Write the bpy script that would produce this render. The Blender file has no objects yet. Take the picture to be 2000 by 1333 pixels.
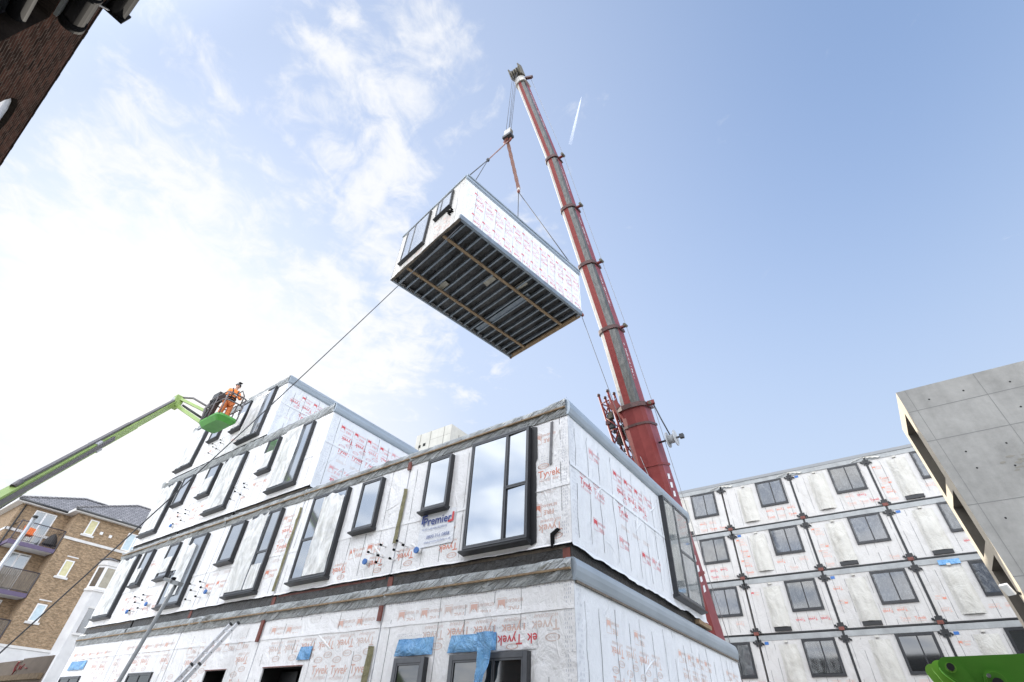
import bpy, math, random
from mathutils import Vector, Matrix, noise as mnoise
random.seed(7)
SC = bpy.context.scene
COL = SC.collection
R = math.radians

# ------------------------------------------------------------------ camera
def cam_axes(pitch, roll, yaw):
    cp, sp, cy, sy = math.cos(pitch), math.sin(pitch), math.cos(yaw), math.sin(yaw)
    f = Vector((-sy*cp, cy*cp, sp)); r = Vector((cy, sy, 0)); u = r.cross(f)
    c, s = math.cos(roll), math.sin(roll)
    return c*r + s*u, -s*r + c*u, f
r_, u_, f_ = cam_axes(R(40.22615), R(3.07256), R(36.95832))
CAM = Vector((0, 0, 1.6))
cd = bpy.data.cameras.new('camera'); cam = bpy.data.objects.new('camera', cd); COL.objects.link(cam)
cam.matrix_world = Matrix(((r_.x, u_.x, -f_.x, CAM.x), (r_.y, u_.y, -f_.y, CAM.y), (r_.z, u_.z, -f_.z, CAM.z), (0, 0, 0, 1)))
cd.sensor_width = 36; cd.lens = 943.288/2000*36; cd.clip_start = 0.05; cd.clip_end = 30000
SC.camera = cam

# ------------------------------------------------------------------ sky, sun, exposure
SUN_EL, SUN_Y = R(28), R(8)      # sun stands over the far end of the street, a touch behind the facade
sun_dir = Vector((-math.cos(SUN_EL)*math.cos(SUN_Y), math.cos(SUN_EL)*math.sin(SUN_Y), math.sin(SUN_EL)))
SC.view_settings.view_transform = 'Standard'; SC.view_settings.look = 'None'
SC.view_settings.gamma = 1; SC.view_settings.exposure = 1.25
SC.view_settings.use_curve_mapping = False
W = bpy.data.worlds.new('World'); SC.world = W; W.use_nodes = True
nt = W.node_tree; nt.nodes.clear()
def N(tree, typ, **kw):
    n = tree.nodes.new(typ)
    for k, v in kw.items(): setattr(n, k, v)
    return n
def M_(op, a, b=None, c=None, clamp=False, t=None):
    t = t or nt
    n = N(t, 'ShaderNodeMath', operation=op); n.use_clamp = clamp
    for i, x in enumerate((a, b, c)):
        if x is None: continue
        if isinstance(x, (int, float)): n.inputs[i].default_value = x
        else: t.links.new(x, n.inputs[i])
    return n.outputs[0]
tc = N(nt, 'ShaderNodeTexCoord'); DIR = tc.outputs['Generated']
sky = N(nt, 'ShaderNodeTexSky', sky_type='NISHITA'); sky.sun_disc = False
sky.sun_elevation = SUN_EL; sky.sun_rotation = math.atan2(sun_dir.x, sun_dir.y)
sky.air_density = 1.0; sky.dust_density = 0.35; sky.ozone_density = 2.0
def lobe(d, outer, inner, amp):
    d = Vector(d).normalized()
    dp = N(nt, 'ShaderNodeVectorMath', operation='DOT_PRODUCT'); nt.links.new(DIR, dp.inputs[0]); dp.inputs[1].default_value = d
    mr = N(nt, 'ShaderNodeMapRange', interpolation_type='SMOOTHSTEP')
    nt.links.new(dp.outputs['Value'], mr.inputs['Value'])
    mr.inputs['From Min'].default_value = math.cos(R(outer)); mr.inputs['From Max'].default_value = math.cos(R(inner))
    mr.inputs['To Min'].default_value = 0; mr.inputs['To Max'].default_value = amp
    return mr.outputs['Result']
sep = N(nt, 'ShaderNodeSeparateXYZ'); nt.links.new(DIR, sep.inputs[0])
zz = M_('MAXIMUM', sep.outputs['Z'], 0.08)
com = N(nt, 'ShaderNodeCombineXYZ')
nt.links.new(M_('DIVIDE', sep.outputs['X'], zz), com.inputs[0]); nt.links.new(M_('DIVIDE', sep.outputs['Y'], zz), com.inputs[1])
def cloudnoise(scale, detail, rough, dist, off):
    n = N(nt, 'ShaderNodeTexNoise'); mp = N(nt, 'ShaderNodeMapping'); mp.inputs['Location'].default_value = off
    nt.links.new(com.outputs[0], mp.inputs[0]); nt.links.new(mp.outputs[0], n.inputs['Vector'])
    n.inputs['Scale'].default_value = scale; n.inputs['Detail'].default_value = detail
    n.inputs['Roughness'].default_value = rough; n.inputs['Distortion'].default_value = dist
    return n.outputs['Fac']
CL = M_('MULTIPLY_ADD', cloudnoise(5.6, 10, .60, .6, (3.1, .7, 0)), .62, M_('MULTIPLY', cloudnoise(13, 8, .62, .8, (1, 5, 0)), .38))
CL = M_('MULTIPLY_ADD', M_('SUBTRACT', CL, .5), 2.9, .5)
bias = -0.53
for d, o, i, a in [((-.95, .12, .22), 40, 10, .36), ((-.80, .20, .54), 26, 4, .22), ((-.487, .138, .862), 9, 0, .29), ((-.47, .175, .862), 5, 0, .08),
                   ((-.356, .223, .908), 10, 0, .32), ((-.545, .265, .797), 9, 0, .44), ((-.515, .31, .80), 6, 0, .22), ((-.594, -.009, .805), 10, 0, .14),
                   ((-.616, -.142, .775), 9, 0, .14), ((-.685, .071, .725), 14, 0, .14), ((-.82, -.10, .56), 20, 2, .16), ((-.444, -.006, .896), 6, 0, .34), ((-.312, .467, .827), 8, 0, .34),
                   ((-.57, .513, .642), 12, 0, .36), ((-.66, .40, .63), 12, 0, .28), ((.266, .699, .664), 8, 0, .12), ((.2, -.9, .35), 75, 20, .6), ((-.2, .1, .97), 16, 0, .2), ((-.72, .12, .68), 50, 28, .165)]:
    bias = M_('ADD', lobe(d, o, i, a), bias)
mr = N(nt, 'ShaderNodeMapRange', interpolation_type='SMOOTHSTEP')
nt.links.new(M_('ADD', CL, bias), mr.inputs['Value'])
mr.inputs['From Min'].default_value = .36; mr.inputs['From Max'].default_value = 1.02
MASK = mr.outputs['Result']
def rgbmix(fac, a, b, blend='MIX', t=None):
    t = t or nt
    n = N(t, 'ShaderNodeMix', data_type='RGBA', blend_type=blend)
    for sock, x in ((n.inputs['Factor'], fac), (n.inputs['A'], a), (n.inputs['B'], b)):
        if isinstance(x, (int, float)): sock.default_value = x
        elif isinstance(x, tuple): sock.default_value = (*x, 1) if len(x) == 3 else x
        else: t.links.new(x, sock)
    return n.outputs['Result']
SKYGAIN = (1.32, 1.38, 1.44)
base = rgbmix(1.0, sky.outputs[0], SKYGAIN, 'MULTIPLY')
base = rgbmix(.20, base, (2.5, 2.85, 3.4))                     # thin high veil of cirrus
hz = N(nt, 'ShaderNodeMapRange', interpolation_type='SMOOTHSTEP'); nt.links.new(sep.outputs['Z'], hz.inputs['Value'])
hz.inputs['From Min'].default_value = .92; hz.inputs['From Max'].default_value = .15; hz.inputs['To Min'].default_value = 0; hz.inputs['To Max'].default_value = .85
base = rgbmix(hz.outputs['Result'], base, (2.75, 3.08, 3.6))
base = rgbmix(lobe(sun_dir, 82, 8, .60), base, (2.95, 3.15, 3.55))  # the veil whitens towards the sun
base = rgbmix(M_('MULTIPLY', MASK, .92), base, (4.2, 4.25, 4.35))
glow = M_('ADD', lobe(sun_dir, 28, 0, .16), M_('ADD', lobe(sun_dir, 14, 2, .4), lobe((-.86, .40, .32), 26, 4, .5)))
base = rgbmix(M_('MINIMUM', glow, 1.0), base, (4.7, 4.65, 4.55))
bright = M_('ADD', lobe((.25, -.93, .30), 82, 25, .8), lobe((.95, -.1, .2), 50, 10, .28))                     # unseen cloud bank added behind the camera to brighten the facades
bkc = N(nt, 'ShaderNodeValToRGB'); nt.links.new(M_('MULTIPLY_ADD', cloudnoise(2.4, 8, .55, .5, (7, 2, 0)), 2.2, -.6), bkc.inputs[0])
bkc.color_ramp.elements[0].position = .25; bkc.color_ramp.elements[0].color = (9.4, 11.0, 13.8, 1); bkc.color_ramp.elements[1].position = .7; bkc.color_ramp.elements[1].color = (22.5, 22.3, 22.0, 1)
base = rgbmix(M_('MINIMUM', bright, 1.0), base, bkc.outputs['Color'])
bg = N(nt, 'ShaderNodeBackground'); nt.links.new(base, bg.inputs['Color']); bg.inputs['Strength'].default_value = 0.1
wo = N(nt, 'ShaderNodeOutputWorld'); nt.links.new(bg.outputs[0], wo.inputs[0])

sl = bpy.data.lights.new('sun', 'SUN'); sl.energy = 2.6; sl.angle = R(0.6); sl.color = (1, .93, .82)
so = bpy.data.objects.new('sun', sl); COL.objects.link(so); so.rotation_euler = (-sun_dir).to_track_quat('-Z', 'Y').to_euler()
so.location = (-30, 2, 30)

# ------------------------------------------------------------------ materials
MATS = {}
def mat(name, col=(.5, .5, .5), rough=.6, metal=0, spec=.5, fn=None):
    m = bpy.data.materials.new(name); m.use_nodes = True
    t = m.node_tree; b = t.nodes['Principled BSDF']
    b.inputs['Base Color'].default_value = (*col, 1); b.inputs['Roughness'].default_value = rough
    b.inputs['Metallic'].default_value = metal; b.inputs['Specular IOR Level'].default_value = spec
    if fn: fn(t, b)
    MATS[name] = m; return m
def tnoise(t, scale, detail=6, rough=.6, dist=0, mapping=None, coord='Object'):
    c = N(t, 'ShaderNodeTexCoord'); n = N(t, 'ShaderNodeTexNoise'); v = c.outputs[coord]
    if mapping:
        mp = N(t, 'ShaderNodeMapping'); mp.inputs['Scale'].default_value = mapping; t.links.new(v, mp.inputs[0]); v = mp.outputs[0]
    t.links.new(v, n.inputs['Vector'])
    n.inputs['Scale'].default_value = scale; n.inputs['Detail'].default_value = detail
    n.inputs['Roughness'].default_value = rough; n.inputs['Distortion'].default_value = dist
    return n.outputs['Fac']
def ramp(t, fac, stops):
    r = N(t, 'ShaderNodeValToRGB'); t.links.new(fac, r.inputs[0]); e = r.color_ramp.elements
    while len(e) < len(stops): e.new(.5)
    for x, (p, c) in zip(e, stops):
        x.position = p; x.color = (*c, 1) if len(c) == 3 else c
    return r.outputs['Color']
def bump(t, b, h, strength, dist=.02, prev=None):
    n = N(t, 'ShaderNodeBump'); n.inputs['Strength'].default_value = strength; n.inputs['Distance'].default_value = dist
    t.links.new(h, n.inputs['Height'])
    if prev is not None: t.links.new(prev, n.inputs['Normal'])
    t.links.new(n.outputs[0], b.inputs['Normal']); return n.outputs[0]
def vary(scale, lo, hi, mapping=None, bstr=0, bdist=.01, bscale=None, rgh=None):
    def f(t, b):
        fac = tnoise(t, scale, 8, .65, .2, mapping)
        t.links.new(ramp(t, fac, [(.3, lo), (.7, hi)]), b.inputs['Base Color'])
        if bstr: bump(t, b, tnoise(t, bscale or scale*4, 6, .6, 0, mapping), bstr, bdist)
    return f
def wrapfn(tone, dirt, strength):
    def f(t, b):
        fac = tnoise(t, 1.1, 8, .7, .6)
        st = tnoise(t, 1.0, 6, .6, .4, (5, 5, .5))
        mix = M_('MULTIPLY_ADD', fac, .6, M_('MULTIPLY', st, .4, t=t), t=t)
        t.links.new(ramp(t, mix, [(.34, dirt), (.50, tone), (.72, tuple(min(1, x*1.04) for x in tone))]), b.inputs['Base Color'])
        n1 = bump(t, b, tnoise(t, 1.7, 5, .5, 1.4, (1, 1, .55)), strength, .10)
        n2 = bump(t, b, tnoise(t, 7, 6, .55, 1.8, (1, 1, .8)), strength*.7, .03, n1)
        bump(t, b, tnoise(t, 30, 5, .6, .6), strength*.55, .006, n2)
    return f
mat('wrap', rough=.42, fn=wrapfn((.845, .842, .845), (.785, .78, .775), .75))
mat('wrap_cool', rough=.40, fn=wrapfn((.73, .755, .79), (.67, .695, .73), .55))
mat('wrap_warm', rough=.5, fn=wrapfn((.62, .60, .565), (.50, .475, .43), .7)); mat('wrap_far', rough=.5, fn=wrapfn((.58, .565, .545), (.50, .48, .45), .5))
mat('cover_sheet', rough=.55, fn=wrapfn((.55, .535, .49), (.46, .44, .39), .9))
mat('ink_red', (.62, .085, .10), .6); mat('ink_pink', (.70, .36, .38), .6)
mat('ink_orange', (.70, .27, .19), .6); mat('ink_pale', (.70, .46, .39), .6); mat('ink_faint', (.70, .57, .52), .6)
mat('ink_grey', (.42, .44, .50), .6); mat('ink_navy', (.03, .06, .26), .5); mat('ink_brick', (.62, .05, .06), .5); mat('ink_blue_grey', (.16, .20, .38), .6)
mat('seam', fn=vary(3, (.05, .05, .055), (.22, .22, .23))); mat('tape_black', (.012, .013, .015), .45)
def tarpfn(t, b):
    c = N(t, 'ShaderNodeTexCoord'); q = N(t, 'ShaderNodeSeparateXYZ'); k = N(t, 'ShaderNodeCombineXYZ'); t.links.new(c.outputs['Object'], q.inputs[0])
    t.links.new(M_('MULTIPLY_ADD', q.outputs[2], -1.5, M_('ADD', q.outputs[0], q.outputs[1], t=t), t=t), k.inputs[0])
    t.links.new(M_('MULTIPLY_ADD', q.outputs[2], .35, M_('MULTIPLY', q.outputs[0], .22, t=t), t=t), k.inputs[1])
    n = N(t, 'ShaderNodeTexNoise'); t.links.new(k.outputs[0], n.inputs['Vector']); n.inputs['Scale'].default_value = 3.4; n.inputs['Detail'].default_value = 5; n.inputs['Roughness'].default_value = .5; n.inputs['Distortion'].default_value = .7
    t.links.new(ramp(t, tnoise(t, 2.0, 7, .6, .5), [(.3, (.31, .325, .325)), (.7, (.50, .525, .53))]), b.inputs['Base Color'])
    r = ramp(t, n.outputs['Fac'], [(.30, (0,)*3), (.48, (.75,)*3), (.55, (.25,)*3), (.70, (1,)*3)])
    bump(t, b, r, 1.0, .075)
mat('tarp_grey', rough=.26, spec=.7, fn=tarpfn)
mat('flashing', rough=.38, metal=.35, fn=vary(1.5, (.30, .35, .40), (.40, .46, .52), (1, .4, 1), .1, .01, 12))
mat('tarp_far', rough=.5, fn=vary(1.6, (.27, .28, .28), (.40, .415, .415), (1, 1, .5), .5, .03, 5)); mat('roof_grey', (.30, .31, .32), .8, spec=.1); mat('frame_dark', rough=.42, fn=vary(6, (.012, .013, .016), (.026, .028, .032)))
mat('frame_face', rough=.36, fn=vary(5, (.075, .08, .09), (.11, .117, .13)))  # paler than the frame sides: sky reflection put into the colour
def glassfn(dark, rough, bs, ior=2.1, coat=.6):
    def f(t, b):
        t.links.new(ramp(t, tnoise(t, .8, 4, .5), [(.3, dark), (.7, tuple(x*1.8 for x in dark))]), b.inputs['Base Color'])
        b.inputs['IOR'].default_value = ior; b.inputs['Specular IOR Level'].default_value = .9; b.inputs['Coat Weight'].default_value = coat
        bump(t, b, tnoise(t, .9, 2, .4), bs, .02)
    return f
mat('glass', rough=.05, fn=glassfn((.10, .115, .12), .05, .06))
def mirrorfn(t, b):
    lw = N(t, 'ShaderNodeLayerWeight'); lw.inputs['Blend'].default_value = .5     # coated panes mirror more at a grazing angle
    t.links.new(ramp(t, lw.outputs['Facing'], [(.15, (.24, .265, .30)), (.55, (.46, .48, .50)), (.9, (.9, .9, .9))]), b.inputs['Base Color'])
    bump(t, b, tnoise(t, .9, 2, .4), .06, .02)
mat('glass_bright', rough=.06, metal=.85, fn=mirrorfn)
mat('glass_far', rough=.06, fn=glassfn((.035, .042, .055), .05, .05, 1.55, .1)); mat('glass_dark', rough=.05, fn=glassfn((.010, .012, .013), .05, .05, 1.6, .2))
def filmfn(t, b):
    t.links.new(ramp(t, tnoise(t, 2.6, 6, .6, 1.2), [(.3, (.70, .685, .63)), (.6, (.88, .88, .86))]), b.inputs['Base Color'])
    tr = N(t, 'ShaderNodeBsdfTransparent'); mx = N(t, 'ShaderNodeMixShader')
    t.links.new(ramp(t, tnoise(t, 2.2, 6, .6, 2.0, (1, 1, .45)), [(.34, (.55,)*3), (.62, (.95,)*3)]), mx.inputs[0])
    t.links.new(tr.outputs[0], mx.inputs[1]); t.links.new(b.outputs[0], mx.inputs[2])
    t.links.new(mx.outputs[0], t.nodes['Material Output'].inputs[0]); bump(t, b, tnoise(t, 5, 5, .5, 2.2, (1, 1, .35)), .35, .05)
mat('film', rough=.22, spec=.8, fn=filmfn)
def filmclear(t, b):
    b.inputs['Base Color'].default_value = (.62, .64, .64, 1)
    tr = N(t, 'ShaderNodeBsdfTransparent'); mx = N(t, 'ShaderNodeMixShader')
    t.links.new(ramp(t, tnoise(t, 3.5, 7, .65, 1.8, (1, 1, .5)), [(.42, (.03,)*3), (.80, (.34,)*3)]), mx.inputs[0])
    t.links.new(tr.outputs[0], mx.inputs[1]); t.links.new(b.outputs[0], mx.inputs[2])
    t.links.new(mx.outputs[0], t.nodes['Material Output'].inputs[0]); bump(t, b, tnoise(t, 2.2, 2, .4, 1.2), .25, .04)
mat('film_clear', rough=.35, spec=.8, fn=filmclear)
mat('membrane', rough=.30, spec=.6, fn=lambda t, b: (t.links.new(ramp(t, tnoise(t, 2, 6, .6), [(.3, (.006, .006, .006)), (.75, (.03, .026, .022))]), b.inputs['Base Color']),
                                                    bump(t, b, tnoise(t, 6, 6, .6, 1.6), .8, .05)))
mat('timber', rough=.75, fn=vary(2.5, (.16, .10, .055), (.34, .25, .15), (6, 1, 6), .3, .01, 20))
mat('timber_old', rough=.85, fn=vary(2, (.09, .075, .06), (.20, .165, .13), (6, 6, 1), .4, .01, 16))
mat('wool', rough=.95, fn=vary(9, (.16, .15, .08), (.30, .28, .17), None, .8, .03, 30))
mat('steel_joist', rough=.42, metal=.5, fn=vary(4, (.15, .18, .21), (.26, .30, .34)))
mat('rust_red', rough=.6, fn=vary(6, (.10, .028, .02), (.24, .07, .05)))
mat('black_plastic', (.012, .012, .013), .8, spec=.04); mat('white_plastic', (.72, .72, .72), .4); mat('blue_cap', (.03, .14, .42), .35)
mat('blue_sheet', rough=.14, spec=.8, fn=lambda t, b: (t.links.new(ramp(t, tnoise(t, 4, 6, .6, 1), [(.3, (.07, .26, .55)), (.7, (.22, .48, .76))]), b.inputs['Base Color']),
                                                      bump(t, b, tnoise(t, 5, 6, .6, 1.8), 1.0, .06)))
mat('crane_red', rough=.5, spec=.3, fn=vary(1.6, (.135, .018, .017), (.205, .036, .032), None, .06, .01, 9))
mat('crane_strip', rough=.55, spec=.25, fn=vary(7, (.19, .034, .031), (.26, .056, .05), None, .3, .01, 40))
mat('crane_lilac', rough=.5, spec=.3, fn=vary(2, (.18, .035, .045), (.25, .06, .07)))
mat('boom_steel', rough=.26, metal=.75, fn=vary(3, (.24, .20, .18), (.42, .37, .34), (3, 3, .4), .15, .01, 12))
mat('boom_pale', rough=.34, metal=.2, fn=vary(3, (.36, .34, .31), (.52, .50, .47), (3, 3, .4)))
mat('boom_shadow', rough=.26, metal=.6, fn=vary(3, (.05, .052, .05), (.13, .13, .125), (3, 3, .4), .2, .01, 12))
mat('collar_dark', rough=.5, fn=vary(6, (.035, .016, .015), (.10, .035, .03)))
mat('sheave', rough=.55, fn=vary(5, (.05, .045, .03), (.17, .15, .11))); mat('grey_paint', (.42, .43, .44), .45)
mat('rope', (.06, .062, .068), .6); mat('rope_light', (.30, .31, .32), .6)
mat('webbing', rough=.8, fn=vary(12, (.16, .075, .06), (.30, .17, .14))); mat('webbing_grey', (.17, .15, .16), .8)
mat('white_letter', (.72, .72, .74), .5)
mat('lime', rough=.36, fn=vary(1.8, (.25, .36, .10), (.33, .45, .15))); mat('green_basket', rough=.36, fn=vary(2, (.055, .25, .04), (.085, .33, .055)))
mat('green_machine', rough=.40, fn=vary(1.5, (.075, .26, .028), (.11, .34, .045), None, .05, .005, 25)); mat('green_link', rough=.4, fn=vary(3, (.20, .44, .06), (.28, .55, .10))); mat('green_bright', rough=.36, fn=vary(3, (.15, .38, .05), (.21, .50, .08)))
mat('hose', (.14, .13, .135), .55); mat('dark_metal', (.03, .032, .035), .45); mat('tyre', (.015, .015, .016), .8)
mat('hivis', rough=.7, fn=vary(9, (.75, .18, .03), (.88, .27, .06))); mat('hivis_dark', rough=.75, fn=vary(9, (.52, .14, .04), (.66, .2, .06)))
mat('harness', (.02, .022, .026), .7); mat('skin', (.52, .30, .22), .5); mat('helmet', (.10, .10, .105), .35); mat('reflect_band', (.70, .72, .70), .3)
def concretefn(lo, hi, sc):
    def f(t, b):
        m1 = tnoise(t, .5*sc, 9, .7, .3); m2 = tnoise(t, 3*sc, 8, .7)
        m3 = tnoise(t, 2.2*sc, 6, .6, .3, (1, 1, .08))
        mix = M_('MULTIPLY_ADD', m1, .45, M_('MULTIPLY_ADD', m2, .3, M_('MULTIPLY', m3, .25, t=t), t=t), t=t)
        t.links.new(ramp(t, mix, [(.34, lo), (.5, tuple((a+c)/2 for a, c in zip(lo, hi))), (.66, hi)]), b.inputs['Base Color'])
        bump(t, b, tnoise(t, 14, 8, .7), .25, .01)
    return f
mat('concrete', rough=.85, spec=.2, fn=concretefn((.18, .178, .168), (.325, .32, .305), 1)); mat('concrete_sunlit', rough=.85, fn=concretefn((.46, .41, .32), (.60, .54, .43), 1))  # second tone: sunshine on the narrow side put into the concrete colour
mat('concrete_pale', rough=.85, fn=concretefn((.42, .41, .37), (.60, .59, .54), .6)); mat('concrete_joint', (.155, .155, .15), .9); mat('concrete_shaded', rough=.9, spec=.1, fn=concretefn((.085, .075, .062), (.15, .135, .115), 1)); mat('concrete_stain', (.20, .19, .165), .9)  # shade inside the slot openings is put into their darker concrete
def brickfn(c1, c2, mortar, scale, var):
    def f(t, b):
        c = N(t, 'ShaderNodeTexCoord'); s = N(t, 'ShaderNodeSeparateXYZ'); k = N(t, 'ShaderNodeCombineXYZ')
        t.links.new(c.outputs['Object'], s.inputs[0])
        t.links.new(M_('ADD', s.outputs[0], s.outputs[1], t=t), k.inputs[0]); t.links.new(s.outputs[2], k.inputs[1])
        br = N(t, 'ShaderNodeTexBrick'); t.links.new(k.outputs[0], br.inputs['Vector'])
        br.inputs['Scale'].default_value = 1; br.inputs['Brick Width'].default_value = .225*scale; br.inputs['Row Height'].default_value = .075*scale
        br.inputs['Mortar Size'].default_value = .008*scale; br.inputs['Bias'].default_value = 0
        br.inputs['Color1'].default_value = (*c1, 1); br.inputs['Color2'].default_value = (*c2, 1); br.inputs['Mortar'].default_value = (*mortar, 1)
        col = rgbmix(var, br.outputs['Color'], ramp(t, tnoise(t, 1.4, 8, .75, .3), [(.28, tuple(x*.45 for x in c1)), (.72, tuple(min(1, x*1.35) for x in c2))]), t=t)
        big = ramp(t, tnoise(t, 5.5, 3, .6, .2, (1, 1, 2.6)), [(.35, (.62,)*3), (.65, (1.25,)*3)])
        t.links.new(rgbmix(1.0, col, big, 'MULTIPLY', t=t), b.inputs['Base Color'])
        bump(t, b, br.outputs['Fac'], -.5, .012)
    return f
mat('brick_tan', rough=.85, spec=.15, fn=brickfn((.35, .245, .15), (.265, .18, .11), (.33, .29, .23), 1.0, .28))
mat('brick_old', rough=1, spec=0, fn=brickfn((.105, .050, .036), (.022, .016, .0135), (.12, .098, .08), 1.2, .28))
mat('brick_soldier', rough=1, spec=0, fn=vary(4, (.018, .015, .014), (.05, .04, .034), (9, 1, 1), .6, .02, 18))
mat('render_white', rough=.8, fn=vary(1, (.52, .52, .53), (.66, .66, .66))); mat('stone_trim', rough=.8, fn=vary(2, (.55, .54, .53), (.68, .67, .66)))
mat('upvc', (.74, .74, .75), .4); mat('blind', rough=.9, fn=vary(6, (.50, .46, .27), (.66, .62, .38), (1, 1, 1)))
mat('blind_blue', rough=.8, fn=vary(5, (.42, .52, .58), (.55, .66, .72))); mat('purple_steel', (.10, .075, .14), .5); mat('rail_dark', (.05, .045, .055), .5)
def tilefn(t, b):
    c = N(t, 'ShaderNodeTexCoord'); s = N(t, 'ShaderNodeSeparateXYZ'); k = N(t, 'ShaderNodeCombineXYZ'); t.links.new(c.outputs['Object'], s.inputs[0])
    t.links.new(M_('MULTIPLY', s.outputs[1], 1, t=t), k.inputs[0]); t.links.new(M_('MULTIPLY', s.outputs[2], 1.0, t=t), k.inputs[1])
    br = N(t, 'ShaderNodeTexBrick'); t.links.new(k.outputs[0], br.inputs['Vector']); br.inputs['Scale'].default_value = 1
    br.inputs['Brick Width'].default_value = .30; br.inputs['Row Height'].default_value = .15; br.inputs['Mortar Size'].default_value = .02
    br.inputs['Color1'].default_value = (.21, .205, .21, 1); br.inputs['Color2'].default_value = (.31, .30, .305, 1); br.inputs['Mortar'].default_value = (.07, .068, .08, 1)
    t.links.new(br.outputs['Color'], b.inputs['Base Color']); bump(t, b, br.outputs['Fac'], -.8, .03)
mat('roof_tile', rough=.75, fn=tilefn)
mat('yard_bounce', rough=.9, fn=vary(3, (.30, .29, .27), (.42, .41, .385), None, .5, .01, 60)); mat('paving', rough=.85, fn=vary(1.5, (.22, .21, .20), (.32, .31, .29)))  # unseen yard ground, paled to bounce light up onto the facades
mat('kerb', rough=.85, fn=vary(3, (.25, .25, .24), (.36, .35, .34))); mat('aluminium', rough=.35, metal=.7, fn=vary(6, (.52, .53, .55), (.70, .71, .73), (8, 8, 1)))
mat('lamp_grey', rough=.5, fn=vary(4, (.15, .16, .165), (.22, .23, .235))); mat('lamp_glass', (.6, .62, .62), .2)
mat('banner', rough=.35, fn=lambda t, b: (t.links.new(ramp(t, tnoise(t, 4, 5, .6), [(.3, (.70, .72, .76)), (.7, (.80, .82, .85))]), b.inputs['Base Color']), bump(t, b, tnoise(t, 6, 5, .55, 1.5), .6, .03)))
mat('hoarding', rough=.85, fn=vary(1.4, (.19, .15, .12), (.31, .25, .205), (1, 1, 3), .3, .01, 18)); mat('graffiti', (.34, .06, .06), .7)
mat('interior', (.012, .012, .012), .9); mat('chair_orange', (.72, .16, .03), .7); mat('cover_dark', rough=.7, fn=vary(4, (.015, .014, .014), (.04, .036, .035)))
mat('brown_glass', rough=.08, fn=glassfn((.06, .055, .05), .08, .08)); mat('olive_sheet', rough=.3, fn=vary(3, (.26, .24, .19), (.40, .37, .30), None, .6, .03, 8))
def trailfn(t, b):
    tr = N(t, 'ShaderNodeBsdfTransparent'); mx = N(t, 'ShaderNodeMixShader'); mx.inputs[0].default_value = .5
    c = N(t, 'ShaderNodeTexCoord'); s = N(t, 'ShaderNodeSeparateXYZ'); t.links.new(c.outputs['Generated'], s.inputs[0])
    fac = ramp(t, s.outputs[2], [(0, (0,)*3), (1, (.42,)*3)])
    t.links.new(fac, mx.inputs[0]); em = N(t, 'ShaderNodeBsdfTranslucent'); em.inputs[0].default_value = (.95, .96, 1, 1)
    df = N(t, 'ShaderNodeBsdfDiffuse'); df.inputs[0].default_value = (.95, .96, 1, 1); m2 = N(t, 'ShaderNodeMixShader')
    t.links.new(em.outputs[0], m2.inputs[1]); t.links.new(df.outputs[0], m2.inputs[2])
    t.links.new(tr.outputs[0], mx.inputs[1]); t.links.new(m2.outputs[0], mx.inputs[2]); t.links.new(mx.outputs[0], t.nodes['Material Output'].inputs[0])
mat('ice_trail', fn=trailfn)

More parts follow.
